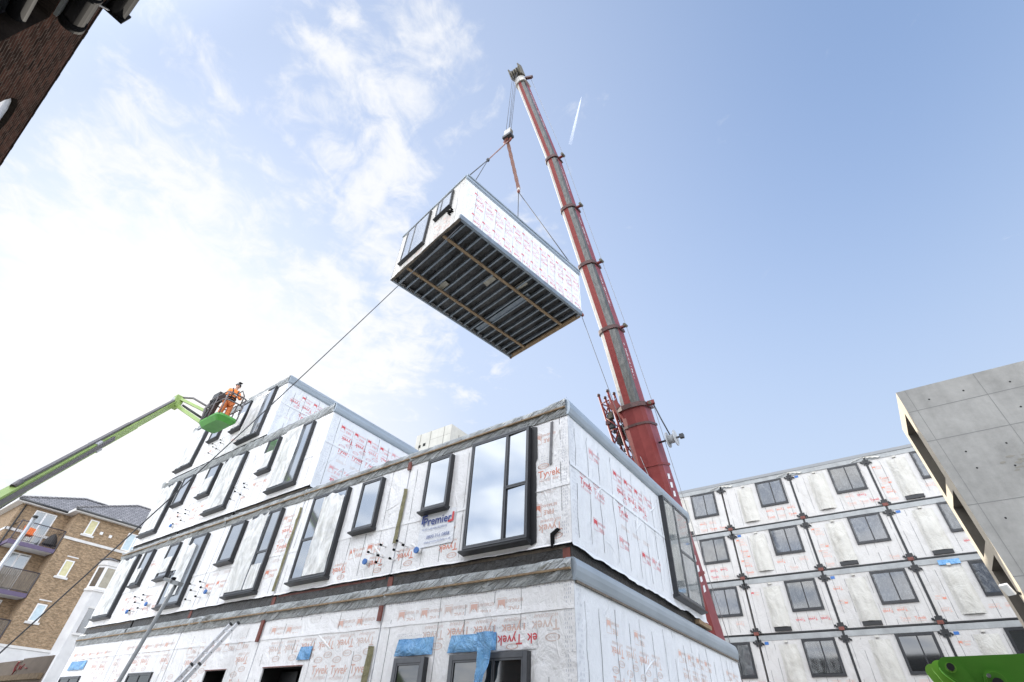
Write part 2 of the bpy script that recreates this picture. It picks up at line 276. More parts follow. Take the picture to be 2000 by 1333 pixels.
# ------------------------------------------------------------------ mesh helpers
LOC = {}
class Fr:                                   # a local frame: u along, w up, n outward
    def __init__(s, O=(0, 0, 0), U=(1, 0, 0), Wv=(0, 0, 1), Nv=(0, 1, 0)):
        s.O, s.U, s.W, s.N = Vector(O), Vector(U), Vector(Wv), Vector(Nv)
    def __call__(s, u, w, n): return s.O + s.U*u + s.W*w + s.N*n
WORLD = Fr()
class MB:
    def __init__(s, fr=WORLD, xf=None):
        s.fr, s.xf = fr, xf; s.v = []; s.f = []; s.m = []; s.s = []
    def pt(s, p):
        q = s.fr(*p)
        if s.fr is WORLD: q = Vector((p[0], p[1], p[2]))
        s.v.append(s.xf(q) if s.xf else q); return len(s.v)-1
    def face(s, idx, m, sm=False): s.f.append(list(idx)); s.m.append(m); s.s.append(sm)
    def poly(s, pts, m, sm=False): s.face([s.pt(p) for p in pts], m, sm); return s
    def box(s, a0, a1, b0, b1, c0, c1, m):
        i = [s.pt(p) for p in ((a0, b0, c0), (a1, b0, c0), (a1, b1, c0), (a0, b1, c0), (a0, b0, c1), (a1, b0, c1), (a1, b1, c1), (a0, b1, c1))]
        for q in ((0, 3, 2, 1), (4, 5, 6, 7), (0, 1, 5, 4), (1, 2, 6, 5), (2, 3, 7, 6), (3, 0, 4, 7)): s.face([i[k] for k in q], m)
        return s
    def hexa(s, P, m):
        i = [s.pt(p) for p in P]
        for q in ((0, 3, 2, 1), (4, 5, 6, 7), (0, 1, 5, 4), (1, 2, 6, 5), (2, 3, 7, 6), (3, 0, 4, 7)): s.face([i[k] for k in q], m)
        return s
    def prism(s, out, c0, c1, m, me=None):   # outline in (u, w), extruded along n
        a = [s.pt((u, w, c0)) for u, w in out]; b = [s.pt((u, w, c1)) for u, w in out]; n = len(out)
        s.face(a[::-1], m); s.face(b, m)
        for k in range(n): s.face((a[k], a[(k+1) % n], b[(k+1) % n], b[k]), me or m)
        return s
    def grid(s, fn, nu, nw, m, keep=None, sm=True):
        ids = [[s.pt(fn(i/nu, j/nw)) for j in range(nw+1)] for i in range(nu+1)]
        for i in range(nu):
            for j in range(nw):
                if keep is None or keep((i+.5)/nu, (j+.5)/nw): s.face((ids[i][j], ids[i+1][j], ids[i+1][j+1], ids[i][j+1]), m, sm)
        return s
    def tube(s, pts, r, m, seg=6, r1=None, caps=True, sm=True):
        P = [Vector(p) for p in pts]; n = len(P); rings = []; up = None
        for k in range(n):
            d = (P[min(k+1, n-1)]-P[max(k-1, 0)]).normalized()
            if up is None: up = Vector((0, 0, 1)) if abs(d.z) < .9 else Vector((1, 0, 0))
            a = d.cross(up).normalized(); b = a.cross(d).normalized(); up = b
            rr = r if r1 is None else r+(r1-r)*k/(n-1)
            rings.append([s.pt(P[k]+a*rr*math.cos(2*math.pi*j/seg)+b*rr*math.sin(2*math.pi*j/seg)) for j in range(seg)])
        for k in range(n-1):
            for j in range(seg): s.face((rings[k][j], rings[k][(j+1) % seg], rings[k+1][(j+1) % seg], rings[k+1][j]), m, sm)
        if caps: s.face(rings[0][::-1], m); s.face(rings[-1], m)
        return s
    def bar(s, p0, p1, w, h, m, up=(0, 0, 1)):   # rectangular bar between two points
        p0, p1 = Vector(p0), Vector(p1); d = (p1-p0).normalized(); a = d.cross(Vector(up)).normalized(); b = a.cross(d)
        P = [p+a*x*w/2+b*y*h/2 for p in (p0, p1) for x, y in ((-1, -1), (1, -1), (1, 1), (-1, 1))]
        return s.hexa(P, m)
    def ball(s, c, rx, ry, rz, m, nu=10, nw=7):
        c = Vector(c)
        return s.grid(lambda u, w: c+Vector((rx*math.cos(2*math.pi*u)*math.sin(math.pi*w), ry*math.sin(2*math.pi*u)*math.sin(math.pi*w), -rz*math.cos(math.pi*w))), nu, nw, m)
    def flat(s, gl, u, w, n, sc, rot, m, sx=1):   # flat lettering
        vs, fs = gl; c, q = math.cos(rot), math.sin(rot)
        ids = [s.pt((u+sc*(x*sx*c-y*q), w+sc*(x*sx*q+y*c), n)) for x, y in vs]
        for f in fs: s.face([ids[k] for k in f], m)
        return s
    def rect(s, u0, u1, w0, w1, n, m): return s.poly([(u0, w0, n), (u1, w0, n), (u1, w1, n), (u0, w1, n)], m)
    def build(s, name, parent=None, loc=None):
        me = bpy.data.meshes.new(name); o = bpy.data.objects.new(name, me); COL.objects.link(o)
        L = LOC[parent.name] if parent else Vector(loc or (0, 0, 0)); LOC[o.name] = L
        me.from_pydata([v-L for v in s.v], [], s.f)
        ms = sorted(set(s.m))
        for k in ms: me.materials.append(MATS[k])
        ix = {k: i for i, k in enumerate(ms)}
        me.polygons.foreach_set('material_index', [ix[k] for k in s.m]); me.polygons.foreach_set('use_smooth', s.s); me.update()
        if parent: o.parent = parent
        else: o.location = L
        return o
def tag(o, label=None, cat=None, group=None, kind=None):
    for k, v in (('label', label), ('category', cat), ('group', group), ('kind', kind)):
        if v: o[k] = v
    return o
def thing(name, label, cat, loc=(0, 0, 0), group=None):
    o = bpy.data.objects.new(name, None); COL.objects.link(o); o.location = loc; LOC[o.name] = Vector(loc)
    o.empty_display_size = .2
    return tag(o, label, cat, group)
def glyphs(txt, bold=0.0, res=2):
    c = bpy.data.curves.new('lettering', 'FONT'); c.body = txt; c.size = 1; c.resolution_u = res; c.offset = bold; c.align_x = 'CENTER'; c.fill_mode = 'FRONT'
    o = bpy.data.objects.new('lettering', c); COL.objects.link(o)
    dg = bpy.context.evaluated_depsgraph_get(); e = o.evaluated_get(dg); me = e.to_mesh()
    vs = [(v.co.x, v.co.y) for v in me.vertices]; fs = [list(p.vertices) for p in me.polygons]
    e.to_mesh_clear(); bpy.data.objects.remove(o); bpy.data.curves.remove(c)
    return vs, fs
G = {k: glyphs(t, b, r) for k, t, b, r in [('tyvek', 'Tyvek', .012, 2), ('house', 'HOUSEWRAP', 0, 1), ('ek', 'ek', .012, 2), ('fire', 'FIRE', .02, 1), ('ret', 'RETARDANT', .01, 1), ('dup', 'DUPONT', .0, 1),
     ('prem', 'Premier', .012, 3), ('modular', 'MODULAR EXCELLENCE', .0, 1), ('tel', '0800 316 0888', .004, 2), ('web', 'www.premiermodular.co.uk', .0, 1)]}
def n3(x, y, z=0., s=1.): return mnoise.noise(Vector((x*s+13.7, y*s+5.1, z*s+2.3)))
def fbm(x, y, z=0.): return n3(x, y, z)+.5*n3(x*2, y*2, z*2+9)+.25*n3(x*4, y*4, z*4+3)

# ------------------------------------------------------------------ ground
MB().poly([(-3000, -3000, 0), (3000, -3000, 0), (3000, 3000, 0), (-3000, 3000, 0)], 'yard_bounce').build('ground')['kind'] = 'structure'
pv = MB(); pv.box(-60, 12, -2.0, -.9, 0.004, .12, 'paving'); pv.box(-60, 12, -.9, -.78, .004, .125, 'kerb'); pv.build('pavement')['kind'] = 'structure'
pv = MB(); pv.box(-60, -4.2, 5.2, 7.38, .004, .12, 'paving'); pv.box(-60, -4.2, 5.08, 5.2, .004, .125, 'kerb'); pv.build('pavement')['kind'] = 'structure'

# ------------------------------------------------------------------ wrap printing
def flame_icon(mb, u, w, n, s, flip, ink, pale):
    k = -1 if flip else 1
    for a, b, c, d in ((-.5, .5, -.62, -.58), (-.5, .5, .58, .62), (-.5, -.46, -.58, .58), (.46, .5, -.58, .58)):
        x = sorted((u+k*a*s, u+k*b*s)); y = sorted((w+k*c*s, w+k*d*s)); mb.rect(x[0], x[1], y[0], y[1], n, pale)
    pts = [(-.38, -.48), (.38, -.48), (.38, .22), (.28, -.02), (.18, -.12), (.06, .0), (-.04, -.14), (-.16, -.02), (-.28, .06), (-.38, .26)]
    mb.poly([(u+k*a*s, w+k*b*s, n) for a, b in pts], ink)
def oval(mb, u, w, n, a, b, m):
    out = [(math.cos(t*math.pi/7), math.sin(t*math.pi/7)) for t in range(14)]
    for i in range(14):
        p, q = out[i], out[(i+1) % 14]
        mb.poly([(u+p[0]*a, w+p[1]*b, n), (u+q[0]*a, w+q[1]*b, n), (u+q[0]*a*.86, w+q[1]*b*.8, n), (u+p[0]*a*.86, w+p[1]*b*.8, n)], m)
def unit_word(mb, u, w, n, flip, s, ink, pale, detail=2):
    r = math.pi if flip else 0; k = -1 if flip else 1
    mb.flat(G['tyvek'], u, w-k*.10*s, n, .20*s, r, ink)
    if detail > 0: mb.flat(G['house'], u, w-k*.19*s, n, .072*s, r, pale)
    if detail > 1:
        oval(mb, u-k*.12*s, w+k*.13*s, n, .13*s, .055*s, pale); mb.flat(G['dup'], u-k*.12*s, w+k*.105*s, n, .06*s, r, pale)
def unit_fire(mb, u, w, n, flip, s, ink, pale, detail=2):
    r = math.pi if flip else 0; k = -1 if flip else 1
    flame_icon(mb, u+k*.16*s, w, n, .19*s, flip, ink, pale)
    mb.flat(G['fire'], u-k*.09*s, w+k*.02*s, n, .12*s, r, pale); mb.flat(G['ret'], u-k*.09*s, w-k*.09*s, n, .075*s, r, pale, .8)
def print_wall(mb, u0, u1, w0, w1, n, holes, inks, seed, s=1.0, detail=2, pitch=.57, row=.68, density=1.0):
    rnd = random.Random(seed); off = rnd.random()*pitch; rows = []
    w = w1-.30-rnd.random()*.2; k = 0
    while w > w0+.16: rows.append((w, k % 4)); w -= row*.5; k += 1
    for w, k in rows:
        u = u0+.28+((off+(k % 2)*.12) % pitch)
        while u < u1-.25:
            if not any(a-.30 < u < b+.30 and c-.20 < w < d+.20 for a, b, c, d in holes) and rnd.random() < density:
                ink, pale = inks
                if rnd.random() < .25: ink = pale
                ww = w+rnd.uniform(-.015, .015)
                if k == 0: unit_fire(mb, u, ww, n, True, s, ink, pale, detail)
                elif k == 1: unit_word(mb, u, ww, n, True, s, ink, pale, detail)
                elif k == 2: unit_word(mb, u+.1 if u < u1-.4 else u, ww, n, False, s, ink, pale, detail)
                elif detail > 1:
                    for q in range(3): mb.rect(u-.2, u+.05+rnd.random()*.15, ww-.03*q, ww-.03*q+.008, n, 'ink_faint')
                else: unit_fire(mb, u, ww, n, False, s, ink, pale, 0)
            u += pitch
def seams(mb, u0, u1, w0, w1, n, holes, seed, pitch=.55, wd=.011, wob=.012, m='seam', brk=.15):
    rnd = random.Random(seed); u = u0+.12+rnd.random()*.2
    while u < u1-.05:
        w = w0+rnd.random()*.1; pu = u
        top = w1-rnd.random()*.25
        while w < top:
            e = min(w+.22+rnd.random()*.25, top); nu = u+rnd.uniform(-wob, wob)
            if rnd.random() > brk and not any(a-.03 < u < b+.03 and c-.05 < (w+e)/2 < d+.05 for a, b, c, d in holes):
                t = wd*rnd.uniform(.6, 1.3)
                mb.poly([(pu-t/2, w, n), (pu+t/2, w, n), (nu+t/2, e, n), (nu-t/2, e, n)], m)
            pu = nu; w = e
        u += pitch*rnd.uniform(.85, 1.15)
def dashes(mb, u0, u1, w0, w1, n, seed, cols=3, step=.05, m='ink_grey'):   # rows of tiny printed dashes along taped edges
    rnd = random.Random(seed)
    vert = (w1-w0) > (u1-u0); L = (w1-w0) if vert else (u1-u0); k = int(L/step)
    for i in range(k):
        for c in range(cols):
            if rnd.random() < .3: continue
            a = (c+.5)/cols
            if vert:
                u = u0+(u1-u0)*a; w = w0+L*i/k; mb.poly([(u, w, n), (u+.007, w, n), (u+.013, w+step*.55, n), (u+.006, w+step*.55, n)], m)
            else:
                w = w0+(w1-w0)*a; u = u0+L*i/k; mb.poly([(u, w, n), (u+step*.55, w+.004, n), (u+step*.55, w+.011, n), (u, w+.007, n)], m)
def folds(mb, u0, u1, w0, w1, holes, seed, m, count, hgt=.014):
    rnd = random.Random(seed*7+1)
    for _ in range(count):
        u, w = rnd.uniform(u0+.2, u1-.2), rnd.uniform(w0+.15, w1-.15); L = rnd.uniform(.25, .9); an = rnd.choice([rnd.gauss(1.57, .18), rnd.gauss(.75, .3), rnd.gauss(2.4, .3)])
        e = (u+L*math.cos(an)*.5, w+L*math.sin(an)*.5), (u-L*math.cos(an)*.5, w-L*math.sin(an)*.5)
        if any(h[0]-.08 < p[0] < h[1]+.08 and h[2]-.1 < p[1] < h[3]+.05 for h in holes for p in (*e, (u, w))) or any(not (u0+.04 < p[0] < u1-.04 and w0+.04 < p[1] < w1-.04) for p in e): continue
        wd, hh, bend = rnd.uniform(.03, .07), hgt*rnd.uniform(.5, 1.2), rnd.uniform(-.06, .06)
        def f(i, j):
            t = (i-.5)*L; k = (j-.5)*wd*math.sin(math.pi*i)**.5; b = bend*math.sin(math.pi*i)
            return (u+t*math.cos(an)-(k+b)*math.sin(an), w+t*math.sin(an)+(k+b)*math.cos(an), .0012+hh*math.sin(math.pi*j)**1.5*math.sin(math.pi*i))
        mb.grid(f, 9, 6, m)
def lap(mb, u0, u1, w, n, seed, m='wrap'):      # overlapping edge of the next sheet
    mb.grid(lambda i, j: (u0+(u1-u0)*i, w+.10*j+.012*fbm((u0+(u1-u0)*i)*1.3, seed), n+.010*(1-j)*(1+.6*fbm(i*9, seed, 3))+.0008), int((u1-u0)/.15), 2, m)
def hem(mb, u0, u1, w0, n, drop, seed, m='wrap'):   # ragged lower edge of a sheet
    k = max(6, int((u1-u0)/.12))
    def f(i, j):
        u = u0+(u1-u0)*i; d = drop*(.55+.6*fbm(u*1.7, seed)) ; return (u, w0+.02-(d+.02)*j, n+.012+j*.03*(1+.8*fbm(u*3.1, seed, 4)))
    mb.grid(f, k, 2, m)
def tarp(name, parent, fr, u0, u1, wb, wt, seed, xf=None, out=.06, m='tarp_grey', raise_end=0, sag=.05, mats=None):
    mb = MB(fr, xf); k = int((u1-u0)/.07)
    def f(i, j):
        u = u0+(u1-u0)*i; t = j
        wv = wb+(wt-wb)*min(1, t*1.2)+raise_end*max(0, (i-.88)/.12)*t
        fold = .5*fbm(u*1.3-t*1.6, seed, t*.4)+.35*n3(u*5-t*4, seed, 0)+.25*n3(u*11-t*6, seed, t)
        ph = (u*.9-t*.55)*7+1.8*fbm(u*.5, seed); ridge = (1-abs(math.sin(ph)))**2*(.5+.8*fbm(u*.6, seed, 5))+.5*fold
        bulge = math.sin(math.pi*min(1, t*1.05))*out
        nn = .022+bulge*(1+.5*fold)+.05*ridge*min(1, t*3)*min(1, (1-t)*4+.4)
        if t > .83: nn = nn*(1-(t-.83)*5)-.02; wv = wt+raise_end*max(0, (i-.88)/.12)+.02*math.sin((t-.83)*9)+.025*fold
        if t < .01: wv += sag*.3*fbm(u*2, seed, 7)
        return (u, wv, nn)
    mb.grid(f, k, 10, m)
    return mb.build(name, parent)

# ------------------------------------------------------------------ windows
def ring(mb, u0, u1, w0, w1, t, n0, n1, m, mf=None):
    for a, b, c, d in ((u0, u0+t, w0, w1), (u1-t, u1, w0, w1), (u0+t, u1-t, w0, w0+t), (u0+t, u1-t, w1-t, w1)):
        mb.box(a, b, c, d, n0, n1, m)
        if mf: mb.rect(a+.003, b-.003, c+.003, d-.003, n1+.002, mf)
def sheet(mb, u0, u1, w0, w1, n, seed, m, amp=.018, cover=1.0):
    nu, nw = max(8, int((u1-u0)/.07)), max(10, int((w1-w0)/.09))
    def f(i, j):
        u = u0+(u1-u0)*i; top = w0+(w1-w0)*min(1, cover*(1+(.10*fbm(u*1.6, seed, 8)+.04*n3(u*6, seed) if cover < 1 else .006*fbm(u*3, seed))))
        top = min(top, w1); bot = w0+.012*(1+fbm(u*3, seed, 2)); w = bot+(top-bot)*j; a = .6 if j > .92 or j < .06 or i < .05 or i > .95 else 1
        return (u+.012*fbm(w*2, seed, 3), w, n+amp*(1.0+a*(fbm(u*2.2+.6*w, w*.9, seed)+.5*n3(u*9, w*3, seed))))
    mb.grid(f, nu, nw, m)
def window(parent, fr, u0, u1, w0, w1, layout, proud=.125, xf=None, glass='glass_bright', films=(), fw=.034, label=None, sill=True, seed=0, fm='film', n0=0.0, tilt=0.0, face='frame_face'):
    """layout: list of (a,b,c,d) pane rectangles as fractions"""
    mb = MB(fr, xf); ring(mb, u0, u1, w0, w1, fw, n0, proud, 'frame_dark', face)
    U0, U1, W0, W1 = u0+fw, u1-fw, w0+fw, w1-fw; g = proud-.022
    panes = [(U0+(U1-U0)*a, U0+(U1-U0)*b, W0+(W1-W0)*c, W0+(W1-W0)*d) for a, b, c, d in layout]
    for a, b, c, d in panes:
        ring(mb, a+.002, b-.002, c+.002, d-.002, .030, g-.03, proud-.006, 'frame_dark', face)
    o = mb.build('window', parent)
    if label: o['label'] = label
    pm = MB(fr, xf)
    for a, b, c, d in panes:
        a, b, c, d = a+.028, b-.028, c+.028, d-.028; tl = tilt if b-a < .7 else 0
        pm.hexa([(a, c, g-.03), (b, c, g-.03), (b, d, g-.03), (a, d, g-.03), (a, c, g-tl), (b, c, g), (b, d, g), (a, d, g-tl)], glass)
    pm.build('pane', o)
    if sill:
        sm = MB(fr, xf); sm.prism([(proud+.075, -.05), (proud+.075, -.075), (proud, -.11), (0, -.11), (0, -.004), (proud, -.004)], 0, 1, 'frame_dark') if 0 else None
        sm.hexa([(u0-.05, w0-.09, n0), (u1+.03, w0-.09, n0), (u1+.03, w0-.004, n0), (u0-.05, w0-.004, n0),
                 (u0-.05, w0-.06, proud+.05), (u1+.03, w0-.06, proud+.05), (u1+.03, w0-.03, proud+.05), (u0-.05, w0-.03, proud+.05)], 'frame_dark')
        sm.build('sill', o)
    if films:
        fmn = MB(fr, xf)
        for (a, b, c, d, cov) in films:
            sheet(fmn, U0+(U1-U0)*a-(.03 if a == 0 else -.03), U0+(U1-U0)*b-(.0 if b == 1 else .03), W0+(W1-W0)*c+.01, W0+(W1-W0)*d+(.02 if d == 1 else 0), proud+.012, seed+u0, fm, cover=cov)
        fo = fmn.build('protective_film', o)
    return o
BIG_R = [(0, .64, 0, 1), (.64, 1, 0, .46), (.64, 1, .46, 1)]     # wide pane left, split column right
BIG_L = [(.36, 1, 0, 1), (0, .36, 0, .46), (0, .36, .46, 1)]
ONE = [(0, 1, 0, 1)]

# ------------------------------------------------------------------ main modular building
Y0 = 7.43; X0 = -4.09
FRONT = Fr((0, Y0, 0), (1, 0, 0), (0, 0, 1), (0, -1, 0)); SIDE = Fr((X0, 0, 0), (0, 1, 0), (0, 0, 1), (1, 0, 0))
def zc(p):          # the stack steps down very slightly towards its far end
    k = .0042*max(0, p.z-4.0)*max(0, -p.x-4.1); return Vector((p.x, p.y, p.z-k))
main = thing('modular_building', 'white membrane-wrapped modular building stepping from two storeys up to four, left of the crane boom', 'building', (-14, 11, 0))
JX = [-4.09, -8.45, -12.57, -16.62, -20.28, -23.98]
J3 = [-12.57, -16.52, -20.12, -23.62]; J4 = [-16.42, -20.05, -23.45]
def wins_for(level, lst): return lst
WIN = {1: [(-7.81, -7.05, 1.4, 2.79), (-6.48, -4.89, 1.4, 2.79), (-12.08, -10.6, .9, 2.80), (-14.55, -13.55, 1.2, 2.81), (-18.70, -17.27, 1.3, 2.83), (-23.75, -22.15, 1.3, 2.85)],
       2: [(-6.44, -4.94, 4.50, 6.78), (-7.75, -7.03, 5.52, 6.72), (-10.0, -9.27, 5.46, 6.70), (-11.98, -10.55, 4.54, 6.74), (-14.87, -13.42, 4.50, 6.76), (-16.02, -15.27, 5.54, 6.74),
           (-18.80, -17.42, 4.56, 6.74), (-19.83, -19.12, 5.55, 6.72), (-21.66, -21.05, 5.55, 6.78), (-23.52, -22.2, 4.60, 6.78)],
       3: [(-14.75, -13.38, 7.58, 9.76), (-15.82, -15.19, 8.50, 9.74), (-18.48, -17.18, 7.62, 9.76), (-19.62, -18.88, 8.52, 9.76), (-21.55, -20.83, 8.60, 9.80), (-23.2, -21.95, 7.66, 9.80)],
       4: [(-18.40, -17.05, 10.50, 12.72), (-19.40, -18.70, 11.36, 12.66), (-21.12, -20.46, 11.45, 12.62), (-23.05, -21.78, 10.56, 12.66)]}
def front_module(lv, u0, u1, zb, zt, yend, right_end, inks, ixd):
    rnd = random.Random(lv*100+ixd); wt = zt-.27
    holes = [h for h in WIN[lv] if u0-.2 < h[0] < u1]
    mb = MB(FRONT, zc); g = .018
    a, b = u0+g, u1-g if not right_end else u1
    # body: outer wrapped box standing on a dark floor tray
    opening = [h for h in holes if lv == 1]
    if opening:
        us = sorted({a, b, *[x for h in opening for x in h[:2]]}); ws = sorted({zb, wt, *[x for h in opening for x in h[2:]]})
        for i in range(len(us)-1):
            for j in range(len(ws)-1):
                cu, cw = (us[i]+us[i+1])/2, (ws[j]+ws[j+1])/2
                if not any(h[0] < cu < h[1] and h[2] < cw < h[3] for h in opening): mb.rect(us[i], us[i+1], ws[j], ws[j+1], 0, 'wrap')
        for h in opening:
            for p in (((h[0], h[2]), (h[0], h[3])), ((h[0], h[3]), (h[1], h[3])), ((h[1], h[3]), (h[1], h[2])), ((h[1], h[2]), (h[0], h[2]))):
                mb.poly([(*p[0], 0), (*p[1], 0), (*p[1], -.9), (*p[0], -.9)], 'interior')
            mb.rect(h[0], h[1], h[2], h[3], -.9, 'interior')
    else:
        mb.rect(a, b, zb, wt, 0, 'wrap')
    mb.rect(a, b, wt, zt-.03, -.004, 'seam')
    D = -(yend-Y0)
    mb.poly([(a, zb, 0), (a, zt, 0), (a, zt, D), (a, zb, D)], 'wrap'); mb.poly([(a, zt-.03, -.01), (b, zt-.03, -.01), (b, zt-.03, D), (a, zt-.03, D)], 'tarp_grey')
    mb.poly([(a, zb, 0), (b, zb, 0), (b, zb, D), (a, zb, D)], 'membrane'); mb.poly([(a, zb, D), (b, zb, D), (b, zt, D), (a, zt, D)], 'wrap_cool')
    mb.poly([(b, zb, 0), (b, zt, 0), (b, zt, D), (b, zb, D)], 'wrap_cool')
    if lv > 1:
        mb.box(a+.05, b-.03, zb-.25, zb-.005, D+.1, -.03, 'membrane')
        hem(mb, a, b-(.0 if right_end else 0), zb, 0, .035, ixd*3.1+lv)
        # torn timber edge below the sheet
        q0, q1 = a+.1+rnd.random()*.6, b-.15
        mb.box(q0, q1, zb-.075, zb-.03, -.09, -.02-rnd.random()*.02, 'rust_red' if ixd % 2 else 'timber_old')
    wl = wt-.02
    print_wall(mb, a, b, zb+.05, wl, .003, holes, inks, lv*37+ixd*11, 1.0 if lv > 1 else 1.05, 2, .60, .74, .8)
    seams(mb, a, b, zb+.02, wl, .0045, holes, lv*19+ixd, .56 if lv > 1 else .62, .010, .008, brk=.10 if lv > 1 else .35)
    folds(mb, a, b, zb+.05, wl, [(h[0]-.05, h[1]+.05, h[2], h[3]+(.45 if lv == 1 else 0)) for h in holes], lv*50+ixd, 'wrap', 26); lap(mb, a, b, zb+(1.02 if lv > 1 else 2.98), .0, ixd+lv)
    if lv == 1:
        dashes(mb, a, b, wl-.09, wl-.02, .005, ixd, 3, .055)
        for h in holes: dashes(mb, h[0]-.12, h[1]+.12, h[3]+.34, h[3]+.40, .005, ixd+5, 2, .05)
    if right_end: dashes(mb, b-.2, b-.05, zb+.1, wl, .005, ixd+lv, 4, .06); dashes(mb, b-.62, b-.05, zb+1.55, zb+1.75, .005, ixd+lv+3, 4, .06)
    o = mb.build('module', main)
    tarp('tarpaulin', main, FRONT, a-.05, b+(.0 if right_end else .05), wt-.06, zt, ixd*7+lv, zc, .035 if lv < 3 else .03, raise_end=.09 if (right_end and lv == 2) else 0)
    if lv < 3:
        MB(FRONT, zc).box(a+.02, b-.01, wt+.085, wt+.115, .055, .10, 'timber').build('batten', main)
    return o
PALE = ('ink_pale', 'ink_faint'); OR = ('ink_orange', 'ink_pale'); RED = ('ink_red', 'ink_pink')
for i in range(5): front_module(1, JX[i+1], JX[i], 0.35, 4.07, 16.5, i == 0, PALE, i)
for i in range(5): front_module(2, JX[i+1], JX[i], 4.33, 7.15, 14.4, i == 0, OR if i < 3 else PALE, i)
for i in range(3): front_module(3, J3[i+1], J3[i], 7.32, 10.19, 14.4, i == 0, PALE, i)
for i in range(2): front_module(4, J4[i+1], J4[i], 10.28, 13.02, 14.4, i == 0, PALE, i)
# gable sides (print, seams, edge flashing) on the right-hand ends
def gable(x, y1, zb, zt, inks, seed, holes=(), corner_drop=True, wob=.03, fl=True, dens=1.0, off=0.005):
    fr = Fr((x, 0, 0), (0, 1, 0), (0, 0, 1), (1, 0, 0)); mb = MB(fr, zc)
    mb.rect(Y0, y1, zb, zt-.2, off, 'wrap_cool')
    print_wall(mb, Y0+.15, y1-.05, zb+.1, zt-.38, off+.003, holes, inks, seed, .95, 2, .56, .72, dens)
    seams(mb, Y0+.1, y1, zb+.1, zt-.38, off+.005, holes, seed, .55, .012, wob, brk=.05)
    dashes(mb, Y0+.05, Y0+.22, zb+.2, zt-.4, off+.006, seed, 4, .07)
    hem(mb, Y0-.02, y1, zb, off, .10, seed, 'wrap_cool'); fr0 = mb.fr; mb.fr = Fr(fr0.O+Vector((off, 0, 0)), fr0.U, fr0.W, fr0.N); folds(mb, Y0+.1, y1, zb+.05, zt-.4, holes, seed, 'wrap_cool', 30); lap(mb, Y0, y1, zb+1.45, 0, seed, 'wrap_cool'); mb.fr = fr0
    mb.build('end_wall', main)
    if fl:
        f = MB(fr, zc)
        P = [(.0, -.34), (.035, -.34), (.06, -.30), (.085, -.20), (.085, -.12), (.06, -.03), (.03, .01), (-.12, .02)]
        P = [(n, zt+w) for n, w in P]
        for k in range(len(P)-1):
            f.poly([(Y0-.03, P[k][1], P[k][0]), (y1, P[k][1], P[k][0]), (y1, P[k+1][1], P[k+1][0]), (Y0-.03, P[k+1][1], P[k+1][0])], 'flashing', True)
        f.poly([(Y0-.03, w, n) for n, w in P], 'flashing')
        f.build('edge_flashing', main)
wside = (12.15, 14.02, 4.5, 6.85)
gable(X0, 14.4, 4.30, 7.17, RED, 21, [wside], wob=.045, dens=.55)
gable(X0, 16.55, .35, 4.07, ('ink_pale', 'ink_faint'), 33, wob=.02, dens=.45)
gable(-12.57, 14.4, 7.32, 10.19, RED, 41, wob=.006); gable(-16.42, 14.4, 10.28, 13.02, RED, 52, wob=.006)
MB(SIDE, zc).box(Y0+.02, 16.5, 3.70, 3.735, .02, .05, 'timber_old').build('batten', main)
t_ = MB(SIDE, zc); t_.box(Y0+.25, 14.2, 4.06, 4.25, -.25, -.09, 'membrane'); t_.box(13.5, 14.45, 4.13, 4.22, -.3, .08, 'timber'); t_.build('floor_tray', main)
for p in ((-4.22, 4.10), (-8.45, 4.12), (-12.58, 4.12), (-16.62, 4.14)):    # red steel corner posts in the gap
    MB(FRONT, zc).box(p[0]-.07, p[0]+.07, p[1]-.04, p[1]+.16, -.16, -.02, 'rust_red').build('corner_post', main)
# windows of the front
for k, h in enumerate(WIN[2]):
    big = h[1]-h[0] > 1
    lay = ONE if not big else (BIG_R if k in (0,) else BIG_L)
    if k == 4: lay = BIG_R
    films = {3: [(.36, 1, 0, 1, .93)], 4: [(0, .64, 0, 1, .97), (.64, 1, 0, .30, 1)], 6: [(.25, .8, .1, .95, .9), (0, .36, .5, 1, 1)], 7: [(0, 1, .1, .7, .8)], 8: [(0, .8, 0, .45, 1)], 9: [(0, 1, 0, 1, .96)]}.get(k, [])
    lab = {0: 'largest uncovered window at the corner, reflecting the sky', 3: 'tall window with torn plastic film over its wide right pane'}.get(k)
    window(main, FRONT, *h, lay, xf=zc, films=films, label=lab, seed=k, tilt=.019 if k == 0 else .004)
for lv in (3, 4):
    for k, h in enumerate(WIN[lv]):
        big = h[1]-h[0] > 1
        window(main, FRONT, *h, ONE if not big else (BIG_L if k % 4 != 2 else BIG_R), xf=zc, seed=lv*9+k,
               films=[(0, 1, 0, 1, .95)] if big and k else ([(.0, .7, 0, 1, 1)] if big else ([(0, 1, 0, .55, 1)] if k % 2 else [])))
for k, h in enumerate(WIN[1]):
    if k == 2 or k == 3:
        m = MB(FRONT); ring(m, h[0], h[1], h[2], h[3], .03, -.02, .012, 'wrap'); m.box(h[0]+.02, h[1]-.02, h[3]-.028, h[3]-.012, -.01, .03, 'rust_red')
        m.box(h[0]+.03, h[0]+(h[1]-h[0])*.45, h[2]+.03, h[3]-.05, -.5, -.46, 'frame_dark'); m.build('window_opening', main)
    elif k in (0, 1):
        window(main, FRONT, h[0], h[1], h[2], h[3], ONE if k == 0 else [(0, .60, 0, 1), (.60, 1, 0, 1)], proud=.11, glass='glass_dark', fw=.085, sill=False, seed=k, n0=-.1)
    else:
        window(main, FRONT, h[0], h[1], h[2], h[3], [(0, .5, 0, 1), (.5, 1, 0, 1)], proud=.05, glass='glass_dark', sill=False, seed=k, n0=-.1)
